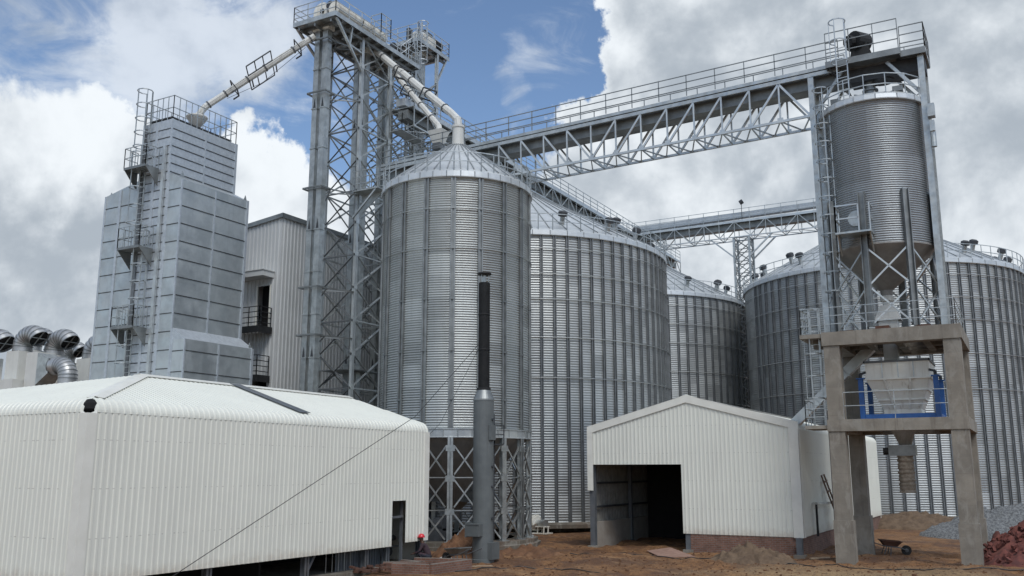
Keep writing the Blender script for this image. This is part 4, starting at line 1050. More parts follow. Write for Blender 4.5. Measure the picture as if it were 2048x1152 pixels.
# ------------------------------------------------------------------ elevator tower
TX0, TX1 = -36.9, -34.4
TY = [42.3, 45.2, 48.0, 50.6]
def tower():
    t = thing('elevator_tower', 'tall galvanised lattice tower with service platforms on top, left of the narrow silo', 'tower', (-35.7, 46, 0))
    ztops = [30.5, 30.5, 30.5, 32.9]
    for i, y in enumerate(TY):
        for x in (TX0, TX1):
            m = M(); m.box(x - .1, x + .1, y - .012, y + .012, 0, ztops[i]); m.box(x - .1, x - .08, y - .1, y + .1, 0, ztops[i]); m.box(x + .08, x + .1, y - .1, y + .1, 0, ztops[i]); [m.box(x + .101, x + .112, y - .15, y + .15, .4 + 2 * q, .66 + 2 * q) for q in range(15)]; m.build('post', 'galv_bright', t)
    H = 2.0
    def panel(p, q, zmax, name='bracing', off=0.0, mt='galv'):
        m = M(); z = .5 + off; k = 0
        while z + H <= zmax + .4:
            z1 = min(z + H, zmax); w = .085
            m.angle((p[0], p[1], z), (q[0], q[1], z1), w); m.angle((q[0], q[1], z), (p[0], p[1], z1), w, flip=-1)
            if k % 2 == 0: m.bar((p[0], p[1], z), (q[0], q[1], z), .08)
            mx = (Vector((p[0], p[1], z)) + Vector((q[0], q[1], z1))) / 2
            m.bar(mx - Vector((0, 0, .1)), mx + Vector((0, 0, .1)), .16, .03)
            z += H; k += 1
        m.build(name, mt, t)
    panel((TX0, TY[0]), (TX1, TY[0]), 30.5, mt='rib_dark'); panel((TX0, TY[3]), (TX1, TY[3]), 32)  # front bracing coloured darker, as steel shaded from below
    for i in range(3):
        for x in (TX1, TX0): panel((x, TY[i]), (x, TY[i + 1]), 30.5, off=0.0)
    panel((TX0, TY[1]), (TX1, TY[1]), 30.5); panel((TX0, TY[2]), (TX1, TY[2]), 30.5)
    # ties that hold the front elevator to the tower
    for z in (29.6, 26.2, 20.2, 14.2, 11.4, 5.5):
        m = M(); x0, x1, y0, y1 = -36.45, -35.05, 39.75, 40.62
        for a, b in (((x0, y0), (x1, y0)), ((x1, y0), (x1, y1)), ((x1, y1), (x0, y1)), ((x0, y1), (x0, y0))): m.bar((a[0], a[1], z), (b[0], b[1], z), .09)
        m.bar((x1, y1, z), (TX1, TY[0], z), .07); m.bar((x0, y1, z), (TX0, TY[0], z), .07); m.bar((x1, y1, z), (TX0, TY[0], z), .06); m.bar((x0, y1, z), (TX1, TY[0], z), .06)
        m.build('tie_frame', 'galv_dark', t)
    # diagonal struts carrying the cantilevered platform
    for p, q, w_ in (((TX1, TY[0], 28.2), (-34.1, 39.4, 30.5), .14), ((TX0, TY[0], 28.2), (-37.2, 39.4, 30.5), .14), ((-34.1, 40.9, 30.5), (-34.25, 40.9, 29.4), .1), ((-34.25, 40.9, 29.4), (TX1, TY[0], 29.4), .1), ((TX1, TY[3], 30.6), (-34.4, 51.8, 32.8), .12), ((TX0, TY[3], 30.6), (-36.9, 51.8, 32.8), .12)):
        m = M(); m.bar(p, q, w_); m.build('strut', 'galv', t)
    # main platform
    m = M(); m.box(-37.3, -34.0, 39.2, 47.9, 30.62, 30.68)
    m.box(-37.33, -33.97, 39.17, 39.2, 30.5, 30.8); m.box(-34.0, -33.97, 39.2, 47.93, 30.5, 30.8); m.box(-37.33, -37.3, 39.2, 47.93, 30.5, 30.8); m.box(-37.3, -34.0, 47.9, 47.93, 30.5, 30.8)
    p1 = m.build('platform', 'galv', t)
    m = M(); y = 39.9
    while y < 47.8:
        m.box(-37.28, -34.02, y - .05, y + .05, 30.42, 30.61); y += .85
    for x in (-36.9, -35.65, -34.4): m.box(x - .06, x + .06, 39.25, 47.85, 30.24, 30.41)
    m.build('joist', 'galv_dark', p1)
    m = M(); m.rail([(-34.0, 39.2, 30.68), (-34.0, 47.9, 30.68)], 1.15, 1.2, 3, .042); m.rail([(-37.3, 47.9, 30.68), (-37.3, 39.2, 30.68), (-34.0, 39.2, 30.68)], 1.15, 1.2, 3, .042)
    m.build('railing', 'galv_bright', p1); m = M(); m.rail([(-34.0, 42.6, 30.68), (-33.2, 42.6, 30.68), (-33.2, 43.6, 30.68), (-34.0, 43.6, 30.68)], 1.3, .6, 3, .042)
    m.build('railing', 'galv_bright', p1)
    # rear raised platform
    m = M(); m.box(-37.0, -34.3, 48.2, 52.0, 32.95, 33.0); m.box(-34.3, -34.27, 48.17, 52.03, 32.8, 33.1); m.box(-37.0, -34.3, 48.17, 48.2, 32.8, 33.1)
    p2 = m.build('platform', 'galv', t)
    m = M()
    for k in range(4): m.box(-36.95, -34.33, 48.6 + .95 * k, 48.7 + .95 * k, 32.78, 32.94)
    for x in (-36.7, -34.6): m.box(x - .06, x + .06, 48.25, 51.95, 32.6, 32.77)
    m.build('joist', 'galv_dark', p2)
    m = M(); m.rail([(-37.0, 48.2, 33.0), (-34.3, 48.2, 33.0), (-34.3, 52.0, 33.0), (-37.0, 52.0, 33.0)], 1.15, .9, 3, .04); m.build('railing', 'galv_bright', p2)
    m = M(); m.rail([(-34.6, 46.6, 30.68), (-34.0, 47.0, 31.3), (-34.0, 48.2, 33.0)], 1.1, .5, 2, .045); m.ladder((-34.1, 48.0), 30.7, 33.0, (1, 0), True, .4, .45, .38); m.build('stair', 'galv_bright', t)
    # small catwalks part way up
    m = M(); m.box(-34.3, -32.4, 41.7, 42.7, 20.2, 20.26); m.slab([(-34.2, 42.5, 20.2), (-32.6, 42.5, 20.2), (-34.2, 42.5, 19.0)], (0, .05, 0)); m.bar((-34.3, 41.8, 18.6), (-32.6, 41.8, 20.2), .1); cw = m.build('catwalk', 'galv', t)
    m = M(); m.rail([(-34.3, 41.7, 20.26), (-32.4, 41.7, 20.26)], 1.2, .6, 3, .04); m.build('railing', 'galv', cw); m = M(); m.rail([(-34.3, 42.7, 20.26), (-32.4, 42.7, 20.26)], 1.2, .6, 3, .04); m.build('railing', 'galv', cw)
    m = M(); m.box(-34.3, -33.4, 45.3, 47.9, 25.2, 25.26); cw = m.build('catwalk', 'galv', t)
    m = M(); m.rail([(-34.3, 45.3, 25.26), (-33.4, 45.3, 25.26), (-33.4, 47.9, 25.26)], 1.1, .6, 3, .04); m.build('railing', 'galv', cw)
    for z in (9.6,):
        m = M(); m.box(TX0 + .1, TX1 - .1, 42.4, 45.1, z, z + .05); m.build('landing', 'galv_dark', t)
    m = M(); m.ladder((-35.0, 48.6), .2, 32.9, (1, 0), True, 2.2, .45, .38, .05); m.build('caged_ladder', 'galv', t)
    m = M()
    for z in (21.5, 22.6, 23.7):
        m.rail([(-36.7, 48.3, z), (-34.5, 48.3, z + .6), (-34.5, 50.4, z + 1.1)], .9, .5, 2, .04)
        m.bar((-36.7, 48.4, z), (-34.5, 48.4, z + .6), .5, .06)
    m.build('stair', 'galv', t)
tower()

def elevator(y, label, ztop, xc=-35.75, hood=True, zhead=None):
    t = thing('bucket_elevator', label, 'elevator', (xc, y, 0), 'bucket elevators of the tower')
    zh = zhead or ztop
    for s in (-1, 1):
        x = xc + s * .31
        m = M(); z = 0.0; n = 12; hh = ztop / n
        m.box(x - .19, x + .19, y - .2, y + .2, 0, ztop)
        for i in range(1, n + 1):
            zz = i * hh - (.02 if i == n else 0)
            m.box(x - .23, x + .23, y - .24, y - .201, zz - .03, zz + .03); m.box(x + .191, x + .23, y - .201, y + .24, zz - .03, zz + .03); m.box(x - .23, x - .191, y - .201, y + .24, zz - .03, zz + .03)
        tr = m.build('trunk', 'galv', t)
        for i in range(1, n, 3):
            zz = i * hh; m = M(); m.slab([(x - .1, y - .203, zz + .05), (x + .1, y - .203, zz + .05), (x, y - .203, zz + .65)], (0, -.01, 0)); m.build('gusset', 'dark_steel', tr)
    m = M(); m.box(xc - .62, xc + .62, y - .3, y + .3, ztop, zh + .95)
    pts = [(xc + .62 * math.cos(a), y - .3, zh + .95 + .55 * math.sin(a)) for a in [pi * k / 12 for k in range(13)]]
    m.slab(pts, (0, .6, 0)); hd = m.build('head', 'white', t, fix=True)
    m = M(); m.tube([(xc + .1, y - .32, zh + .9), (xc + .1, y - .36, zh + .9)], .16, 14); m.build('inspection_port', 'black', hd)
    m = M(); m.tube([(xc + .75, y - .35, zh + 1.1), (xc + .75, y + .35, zh + 1.1)], .24, 14); m.tube([(xc + .75, y - .42, zh + 1.1), (xc + .75, y - .35, zh + 1.1)], .28, 14); m.box(xc + .5, xc + 1.0, y - .3, y + .3, zh + .45, zh + .85); m.build('motor', 'dark_steel', t)
elevator(40.2, 'front twin trunk bucket elevator hanging outside the tower, nearest the drying tower', 30.3, zhead=30.6)
elevator(44.0, 'middle twin trunk bucket elevator inside the lattice tower', 30.3, zhead=30.6)
elevator(46.6, 'third twin trunk bucket elevator inside the lattice tower, behind the middle one', 30.3, zhead=30.6)
elevator(50.0, 'rearmost twin trunk bucket elevator rising to the raised rear platform', 32.6, xc=-35.6, zhead=33.0)
t = thing('head_conveyor', 'fat white cylindrical casing lying along the edge of the top platform of the tower', 'conveyor', (-34.4, 43, 30.68))
m = M(); m.tube([(-34.55, 39.7, 31.35), (-34.55, 41.9, 31.35)], .45, 20); m.tube([(-34.55, 42.1, 31.35), (-34.55, 44.4, 31.35)], .45, 20); m.build('casing', 'white', t)
m = M(); m.tube([(-34.55, 41.9, 31.35), (-34.55, 42.1, 31.35)], .36, 20); m.build('joint', 'black', t)
m = M()
for y in (40.2, 41.6, 42.6, 44): m.box(-34.85, -34.25, y - .06, y + .06, 30.68, 30.98)
m.build('saddle', 'galv_dark', t)
t = thing('screened_cleaner', 'pale box machine with round black fan end on the raised rear platform', 'machine', (-34.9, 50.2, 33.0))
m = M(); m.box(-35.2, -34.5, 48.8, 50.6, 33.15, 33.85); m.build('body', 'white', t)
m = M(); m.tube([(-34.85, 50.6, 33.6), (-34.85, 51.3, 33.6)], .5, 18); m.build('fan_end', 'black', t)
m = M(); m.box(-35.5, -35.25, 48.4, 48.8, 33.0, 34.1); m.build('control_box', 'dark_steel', t)

def spout(name, label, pts, w, flanges, parts=True, walk=None, box=None):
    t = thing(name, label, 'spout', pts[-1])
    m = M()
    for a, b in zip(pts[:-1], pts[1:]):
        m.tube([a, b], w * .58, 8)
    for p in pts[1:-1]:
        m.lathe([(0, w * .5), (w * .44, w * .36), (w * .565, 0), (w * .44, -w * .36), (0, -w * .5)], 8, p)
    m.build('pipe', 'cream', t)
    m = M(); a = Vector(pts[0]); b = Vector(pts[1]); d = (b - a).normalized(); up = Vector((0, 0, 1))
    for f in flanges:
        m = M(); p = a.lerp(b, f); m.tube([p - d * .04, p + d * .04], w * .7, 8); m.build('flange', 'grey_steel', t)
    if walk:
        sd = d.cross(up).normalized(); nn = sd.cross(d).normalized()
        for f, hh in walk:
            p = a.lerp(b, f); m = M()
            if hh > .5:
                L = .85
                for s in (-1, 1):
                    for e in (-L, -L / 3, L / 3, L):
                        m.bar(p + d * e + sd * s * .4, p + d * e + sd * s * 1.7, .055)
                    for o in (.4, 1.7):
                        m.bar(p - d * L + sd * s * o, p + d * L + sd * s * o, .06)
                for e in (-L, L):
                    m.bar(p + d * e - sd * .5 - nn * .38, p + d * e + sd * .5 - nn * .38, .07)
            else:
                m.bar(p - sd * .5 + nn * .3, p + sd * .5 + nn * .3, .07); m.bar(p - sd * .5 - nn * .35, p + sd * .5 - nn * .35, .07)
                for s in (-1, 1):
                    m.bar(p + sd * s * .5 - nn * .35, p + sd * s * .5 + nn * .3, .06); m.bar(p + sd * s * .5 - nn * .35, p + sd * s * .5 - nn * .35 + d * .4, .07)
            m.build('stay_frame', 'dark_steel', t)
    return t
st = spout('grain_spout', 'pale spout sloping from the tower top down to the drying tower at left', [(-35.9, 39.55, 29.75), (-40.6, 35.7, 24.75), (-40.95, 35.45, 24.1)], .35, (.04, .2, .46, .62, .82, .97), walk=[(.16, .3), (.5, 1), (.74, .3)])
m = M()
for s in (-1, 1):
    sd = Vector((.63, -.77, 0)) * s
    q = [Vector((-36.3, 39.2, 29.2)) + sd * .5, Vector((-38.2, 37.6, 26.9)) + sd * 1.0, Vector((-39.7, 36.4, 25.55)) + sd * .5]
    m.tube(q, .015, 4)
m.build('stay_wire', 'dark_steel', st)
st = spout('grain_spout', 'upper pale spout sloping from the tower top to the peak of the narrow silo', [(-34.75, 44.2, 30.4), (-27.35, 41.75, 23.9), (-26.75, 41.57, 23.3), (-26.71, 41.55, 22.8)], .39, (.1, .3, .5, .72, .93), walk=[(.38, .3), (.72, .3)])
st = spout('grain_spout', 'lower pale spout beneath the other one, sloping to the start of the conveyor bridge', [(-34.9, 46.3, 29.8), (-30.2, 44.75, 24.65), (-29.95, 44.5, 24.1)], .33, (.15, .4, .62, .85), walk=[(.35, .3)])
t = thing('bridge_inlet', 'square cream receiving box where the lower spout meets the conveyor bridge', 'hopper', (-30.0, 44.4, 22.6))
m = M(); m.add([(-30.5, 44.0, 24.15), (-29.45, 44.0, 24.15), (-29.45, 44.85, 24.15), (-30.5, 44.85, 24.15), (-30.25, 44.15, 23.35), (-29.7, 44.15, 23.35), (-29.7, 44.7, 23.35), (-30.25, 44.7, 23.35)], [(3, 2, 1, 0), (0, 1, 5, 4), (1, 2, 6, 5), (2, 3, 7, 6), (3, 0, 4, 7)]); m.build('hopper', 'cream', t)
m = M(); m.box(-30.25, -29.7, 44.15, 44.7, 22.95, 23.35); m.build('gate', 'grey_steel', t)
m = M(); m.box(-30.0, -29.3, 43.3, 43.49, 20.5, 22.1); m.build('leg', 'dark_steel', t)

# ------------------------------------------------------------------ drying tower
def dryer():
    t = thing('drying_tower', 'tall stepped grain drying tower of riveted zinc panels at left', 'tower', (-41, 35.3, 0))
    yf, yb = 32.96, 37.75
    def body(name, x0, x1, y0, y1, ztop, mt, rows, cols_y=(), cols_x=(), zmin=6.0, x0z=None, seam=.045):
        m = M()
        if x0z is None: m.box(x0, x1, y0, y1, 0, ztop)
        else:
            za, zb_ = x0z
            m.slab([(x0, y0, 0), (x1, y0, 0), (x1, y0, zb_), (x0, y0, za)], (0, y1 - y0, 0))
        b = m.build(name, mt, t)
        m = M(); z = ztop - rows[0]
        while z > zmin:
            m.box(x0 - .01, x1 + .02, y0 - .02, y0 - .002, z - seam / 2, z + seam / 2); m.box(x1 + .002, x1 + .025, y0 - .02, y1, z - seam / 2, z + seam / 2)
            z -= rows[1]
        m.build('panel_seam', 'seam_dark', b)
        def strip(*q):
            if q[5] > q[4]: M().box(*q).build('flange_strip', 'panel_light', b)
        for y in cols_y:
            strip(x1 + .003, x1 + .04, y - .05, y + .05, zmin, ztop - .05)
        for x in cols_x:
            strip(x - .09, x + .09, y0 - .05, y0 - .003, zmin, min(ztop, ztop if x0z is None else x0z[0] + (x0z[1] - x0z[0]) * (x - x0) / (x1 - x0)) - .05)
        strip(x1 - .05, x1 + .035, y0 - .035, y0 + .05, zmin, (ztop if x0z is None else x0z[1]) - .0)
        strip(x1 - .05, x1 + .05, y1 - .12, y1 + .03, zmin, (ztop if x0z is None else x0z[1]) - .0)
        strip(x0 - .03, x0 + .1, y0 - .035, y0 + .05, zmin, (ztop if x0z is None else x0z[0]) - .0)
        return b
    core = body('core', -42.3, -40.0, yf, yb, 22.96, 'panel_light', (.55, .5), (yf + 2.4,), (-41.15,))
    body('left_wing', -45.2, -42.31, yf + .06, yb, 19.75, 'panel', (1.3, .98), (), (-43.9,), x0z=(19.2, 19.78))
    rw = body('right_wing', -39.99, -38.9, yf + .03, yb + .1, 19.3, 'panel', (.5, .98), (yf + 2.4,), (), zmin=6)
    m = M(); m.slab([(-39.99, yf + .03, 19.3), (-38.9, yf + .03, 19.3), (-39.99, yf + .03, 19.85)], (0, yb - yf + .07, 0)); m.build('wing_roof', 'panel', rw)
    an = body('annex', -38.89, -37.9, yf + .08, yb + .12, 10.5, 'panel', (.6, 1.1), (yf + 2.4,), (), zmin=6)
    m = M(); m.slab([(-38.89, yf + .08, 10.5), (-37.9, yf + .08, 10.5), (-38.89, yf + .08, 11.15)], (0, yb - yf + .04, 0)); m.build('annex_roof', 'panel_light', an)
    m = M()
    for p in ((-38.0, yb - .2, 10.5), (-39.0, yb - .2, 19.3), (-45.1, yf + .2, 19.2), (-39.3, yf + .2, 19.6)):
        m.slab([(p[0], p[1], p[2]), (p[0], p[1] + .25, p[2]), (p[0], p[1] + .125, p[2] + .32)], (.04, 0, 0))
    m.build('lifting_lug', 'galv', t)
    # tall square downpipe at the front corner
    m = M(); m.box(-40.42, -40.22, yf - .16, yf - .03, 6, 21.4); m.build('downpipe', 'galv_bright', t)
    m = M(); m.box(-42.22, -42.0, yf - .07, yf - .004, 6, 22.7); m.build('cable_channel', 'rib_dark', t)
    m = M(); m.box(-41.95, -40.35, yf + .25, yb - .3, 22.96, 23.12); m.box(-42.05, -40.25, yf + .15, yb - .2, 23.12, 23.2); m.build('lid', 'seam_dark', t)
    m = M(); P = [(-42.25, yf + .05, 22.96), (-40.05, yf + .05, 22.96), (-40.05, yb - .05, 22.96), (-42.25, yb - .05, 22.96)]
    m.rail(P, 1.4, .42, 2, .035, closed=True); m.build('railing', 'galv', t)
    m = M(); m.ladder((-41.9, yf - .12), 20.6, 23.9, (0, -1), True, .9, .45, .42, .045); m.build('caged_ladder', 'galv', t)
    for i, z in enumerate((20.1, 15.55, 11.2)):
        x0, x1, y0 = -42.5, -40.75, yf - .95
        m = M(); m.box(x0, x1, y0, yf - .06, z, z + .06); m.box(x0, x1, y0 - .02, y0, z - .04, z + .1)
        for x in (x0, x1 - .04):
            m.slab([(x, y0, z), (x, yf - .06, z), (x, yf - .06, z - .95)], (.04, 0, 0))
        pl = m.build('platform', 'galv_dark', t)
        m = M(); m.rail([(x0, yf - .1, z + .06), (x0, y0, z + .06), (x1, y0, z + .06), (x1, yf - .1, z + .06)], 1.15, .5, 2, .035); m.build('railing', 'galv', pl)
        m = M(); zlo = (15.6, 11.3, 6.5)[i]
        m.ladder((-41.55 + (.35 if i % 2 else -.35), yf - .2), zlo, z + .1, (0, -1), True, 1.5 if i < 2 else 1.0, .45, .4, .045); m.build('caged_ladder', 'galv', t)
    m = M(); m.lathe([(.6, 24.1), (.62, 24.06), (.6, 24.0), (.2, 23.42), (.17, 23.2)], 24, (-40.95, 35.45, 0)); m.disc((-40.95, 35.45, 24.08), .6, 24)
    o = m.build('inlet_funnel', 'cream', None, loc=(-40.95, 35.45, 23.2)); tag(o, 'cream funnel on the roof of the drying tower catching the spout', 'funnel')
dryer()

# ------------------------------------------------------------------ processing building behind
def building():
    t = thing('clad_building', 'tall grey white ribbed building behind the drying tower, with balconies', 'building', (-40, 42, 0))
    x1, y0, zt = -40.0, 41.9, 19.55; L = 21; W = 9
    m = M(); clad(m, (x1, y0, 0), (0, 1, 0), (-1, 0, 0), 0, L, vprof(0, zt), pitch=.32, d=.045); m.build('wall', 'sheet_old', t)
    zz = lambda s: zt - .114 * s
    m = M(); P = (x1, y0, 0)
    clad(m, P, (-1, 0, 0), (0, 1, 0), 0, .64, vprof(0, zz), pitch=.32, d=.045)
    clad(m, P, (-1, 0, 0), (0, 1, 0), .64, 1.83, vprof(15.15, zz), pitch=.32, d=.045); clad(m, P, (-1, 0, 0), (0, 1, 0), .64, 1.83, vprof(11.9, 12.45), pitch=.32, d=.045); clad(m, P, (-1, 0, 0), (0, 1, 0), .64, 1.83, vprof(0, 6.7), pitch=.32, d=.045)
    clad(m, P, (-1, 0, 0), (0, 1, 0), .64, 1.83, vprof(9.2, 11.9), pitch=.32, d=.045)
    clad(m, P, (-1, 0, 0), (0, 1, 0), 1.83, W, vprof(0, zz), pitch=.32, d=.045); m.build('wall', 'sheet_old', t)
    m = M(); m.box(x1 - W, x1 - W + .1, y0 + .1, y0 + L, 0, zz(W)); m.box(x1 - W + .1, x1 - .1, y0 + L - .1, y0 + L, 0, zz(W)); m.box(x1 - 2.6, x1 - 2.5, y0 + .1, y0 + 4, 0, 19); m.build('wall', 'sheet_old', t)
    m = M(); m.slab([(x1 + .12, y0 - .12, zt + .02), (x1 + .12, y0 - .12, zt + .14), (x1 - W, y0 - .12, zz(W) + .14), (x1 - W, y0 - .12, zz(W) + .02)], (0, L + .2, 0)); rf = m.build('roof', 'sheet_old', t)
    m = M(); m.box(x1 + .125, x1 + .16, y0 - .15, y0 + L, zt - .14, zt + .16); m.slab([(x1 + .16, y0 - .16, zt - .12), (x1 + .16, y0 - .16, zt + .16), (x1 - W, y0 - .16, zz(W) + .16), (x1 - W, y0 - .16, zz(W) - .12)], (0, .035, 0)); m.build('fascia', 'galv_dark', rf)
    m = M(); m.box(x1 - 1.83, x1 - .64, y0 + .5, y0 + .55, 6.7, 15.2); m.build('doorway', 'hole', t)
    m = M(); m.box(x1 - 3.2, x1 - .45, y0 - 1.0, y0 - .02, 15.6, 15.95); m.box(x1 - 3.25, x1 - .4, y0 - 1.05, y0 - .02, 15.95, 16.0); m.build('canopy', 'sheet_old', t)
    m = M(); m.bar((x1 - .68, y0 - .02, 12.4), (x1 - .68, y0 - .02, 15.2), .09); m.bar((x1 - 1.8, y0 - .02, 12.4), (x1 - 1.8, y0 - .02, 15.2), .09); m.build('door_frame', 'sheet_trim', t)
    for zf in (12.35, 9.35):
        m = M(); m.box(x1 - 3.2, x1 - .4, y0 - 1.15, y0 - .06, zf - .08, zf); m.box(x1 - 3.2, x1 - .4, y0 - 1.18, y0 - 1.152, zf - .32, zf + .1); m.box(x1 - .4, x1 - .35, y0 - 1.18, y0 - .06, zf - .32, zf + .1); b = m.build('balcony', 'black', t)
        m = M(); m.rail([(x1 - 3.2, y0 - 1.1, zf), (x1 - 2.2, y0 - 1.1, zf), (x1 - .45, y0 - 1.1, zf), (x1 - .45, y0 - .1, zf)], 1.3, .85, 4, .045); m.build('railing', 'black', b)
building()

# ------------------------------------------------------------------ ducts at far left
def duct(px, py, base_z, r, ang, label, mouth=True, sweep=pi * .8, top=None):
    t = thing('vent_duct', label, 'duct', (px, py, 0), 'silver exhaust ducts behind the left shed')
    m = M(); m.box(px - r * 1.05, px + r * 1.05, py - r * 1.05, py + r * 1.05, 0, base_z); m.build('casing', 'cream_pale', t)
    dv = Vector((math.cos(ang), math.sin(ang), 0)); RR = r * 1.25; n = 8; pts = [Vector((px, py, base_z)), Vector((px, py, base_z + .35))]
    c = Vector((px, py, base_z + .35)) + dv * RR
    for k in range(1, n + 1):
        a = sweep * k / n
        pts.append(c - dv * (RR * math.cos(a)) + Vector((0, 0, RR * math.sin(a))))
    m = M(); m.tube(pts, r, 24, cap=False); m.build('elbow', 'duct', t, smooth=True)
    m = M()
    for i, p in enumerate(pts):
        d = (pts[min(i + 1, len(pts) - 1)] - pts[max(i - 1, 0)]).normalized()
        m.tube([p - d * .03, p + d * .03], r * 1.035, 24, cap=False)
    m.build('seam_ring', 'galv_dark', t, smooth=True)
    if mouth:
        d = (pts[-1] - pts[-2]).normalized(); p = pts[-1] - d * .12
        m = M(); m.tube([p - d * .01, p], r * .97, 24); mo = m.build('mouth', 'hole', t)
        m = M(); u = d.cross(Vector((0, 0, 1))).normalized(); v = u.cross(d)
        e = pts[-1] - d * .05
        m.bar(e - u * r, e + u * r, .05); m.bar(e - v * r, e + v * r, .05); m.build('grille', 'galv', mo)
    return t
A1 = R(8)
duct(-56.2, 36.0, 11.25, .6, A1, 'silver elbow duct with dark crossed mouth, second from the left edge')
duct(-55.05, 37.4, 11.1, .6, A1, 'silver elbow duct with dark crossed mouth, nearer the drying tower')
duct(-58.7, 35.2, 10.9, .68, A1, 'silver elbow duct cut by the left edge of the view')
duct(-57.3, 40.0, 11.0, .5, A1, 'shorter silver duct half hidden behind the two crossed mouths')
duct(-55.5, 40.6, 11.2, .66, A1, 'silver elbow duct half hidden behind the drying tower edge')
duct(-60.6, 39.6, 12.0, .55, A1, 'silver duct farthest back among the duct group')
t = thing('fan_box', 'pale square fan box with silver downward elbow beside the drying tower', 'fan', (-53.4, 35.6, 0))
m = M(); m.box(-54.0, -52.9, 34.9, 36.1, 8.0, 10.95); m.build('box', 'cream_pale', t)
m = M(); m.add([(-52.9, 34.9, 10.9), (-52.9, 34.9, 8.9), (-52.9, 36.1, 8.9), (-52.9, 36.1, 10.9), (-52.0, 35.05, 10.5), (-52.0, 35.05, 9.6), (-52.0, 35.95, 9.6), (-52.0, 35.95, 10.5)], [(0, 1, 5, 4), (1, 2, 6, 5), (2, 3, 7, 6), (3, 0, 4, 7)]); m.build('transition', 'galv', t)
pts = [(-52.05, 35.5, 10.05), (-51.45, 35.5, 10.05)]
pts += [(-51.45 + .8 * math.sin(a), 35.5, 9.25 + .8 * math.cos(a)) for a in [pi / 2 * k / 7 for k in range(0, 8)]][1:] + [(-50.65, 35.5, 8.8), (-50.65, 35.5, 7.4)]
m = M(); m.tube(pts, .55, 24, cap=False); m.build('elbow', 'duct', t, smooth=True)
m = M()
for p, q in zip(pts[:-1], pts[1:]):
    d = (Vector(q) - Vector(p)).normalized(); m.tube([Vector(p) - d * .03, Vector(p) + d * .03], .57, 24, cap=False)
m.build('seam_ring', 'galv_dark', t, smooth=True)
m = M(); m.box(-59.6, -54.2, 34.3, 39.5, 0, 9.3)
o = m.build('fan_house', 'cream_pale', None, loc=(-56, 37, 0)); tag(o, 'pale low fan housing block under the silver ducts', 'housing')

# ------------------------------------------------------------------ chimney stack
def stack():
    c = (-21.2, 35.35, 0)
    t = thing('smoke_stack', 'slim grey steel chimney with black upper pipe and flat cap', 'chimney', c)
    m = M(); m.lathe([(.0, -.2), (.5, -.2), (.5, .04), (.455, .06), (.455, 6.85)], 32, c); m.build('base_pipe', 'stackgrey', t, smooth=False)
    m = M(); m.lathe([(.47, 6.83), (.47, 6.9), (.3, 7.3), (.27, 7.32)], 32, c); m.build('cone', 'galv_dark', t)
    m = M(); m.lathe([(.27, 7.3), (.31, 7.3), (.31, 7.4), (.235, 7.42), (.235, 12.2), (.2, 12.2), (.2, 12.0)], 28, c); up = m.build('upper_pipe', 'black', t)
    m = M()
    for k in range(28):
        a = 2 * pi * k / 28
        m.bar((c[0] + .245 * math.cos(a), c[1] + .245 * math.sin(a), 7.42), (c[0] + .245 * math.cos(a), c[1] + .245 * math.sin(a), 12.18), .02)
    for zz in (9.1, 10.7): m.lathe([(.235, zz), (.27, zz), (.27, zz + .06), (.235, zz + .06)], 28, c)
    m.build('lagging_rib', 'black', up)
    m = M(); m.tube([(c[0], c[1], 12.1), (c[0], c[1], 12.55)], .07, 10); 
    for k in range(3):
        a = 2 * pi * k / 3 + .4; m.bar((c[0] + .2 * math.cos(a), c[1] + .2 * math.sin(a), 12.15), (c[0] + .2 * math.cos(a), c[1] + .2 * math.sin(a), 12.6), .025)
    m.build('cap_stay', 'galv', t)
    m = M(); m.lathe([(0, 12.56), (.3, 12.56), (.33, 12.6), (.3, 12.66), (0, 12.72)], 24, c); m.build('cap', 'black', t)
    m = M(); m.box(-21.62, -20.98, 34.6, 35.1, 1.02, 1.55); m.box(-21.65, -21.59, 34.58, 35.12, .98, 1.6); m.box(-21.65, -20.95, 34.575, 34.6, 1.5, 1.56); m.build('inlet_box', 'stackgrey', t)
    m = M(); m.box(-20.85, -20.6, 35.1, 35.75, .05, .75); m.build('clean_out_door', 'stackgrey', t)
    for z in (1.75, 3.1, 3.95, 5.1, 6.0):
        m = M(); m.tube([(-20.82, 35.35, z), (-20.68, 35.32, z)], .06, 8); m.build('port', 'dark_steel', t)
    m = M(); m.box(-20.78, -20.66, 35.1, 35.5, 5.1, 5.75); m.build('bracket', 'stackgrey', t)
    t2 = thing('guy_wire', 'thin dark guy wire slanting from the chimney across the left shed wall to the ground', 'wire', (-21.4, 35.3, 9.3))
    m = M(); m.tube([(-21.45, 35.25, 9.35), (-21.9, 31.1, 5.95), (-21.6, 17.0, -.0)], .013, 5); m.build('wire', 'rope', t2)
    m = M(); m.tube([(-21.42, 35.4, 9.35), (-24.6, 37.0, 6.0), (-27.5, 36.2, 3.0)], .009, 5); m.build('wire', 'rope', t2)
stack()

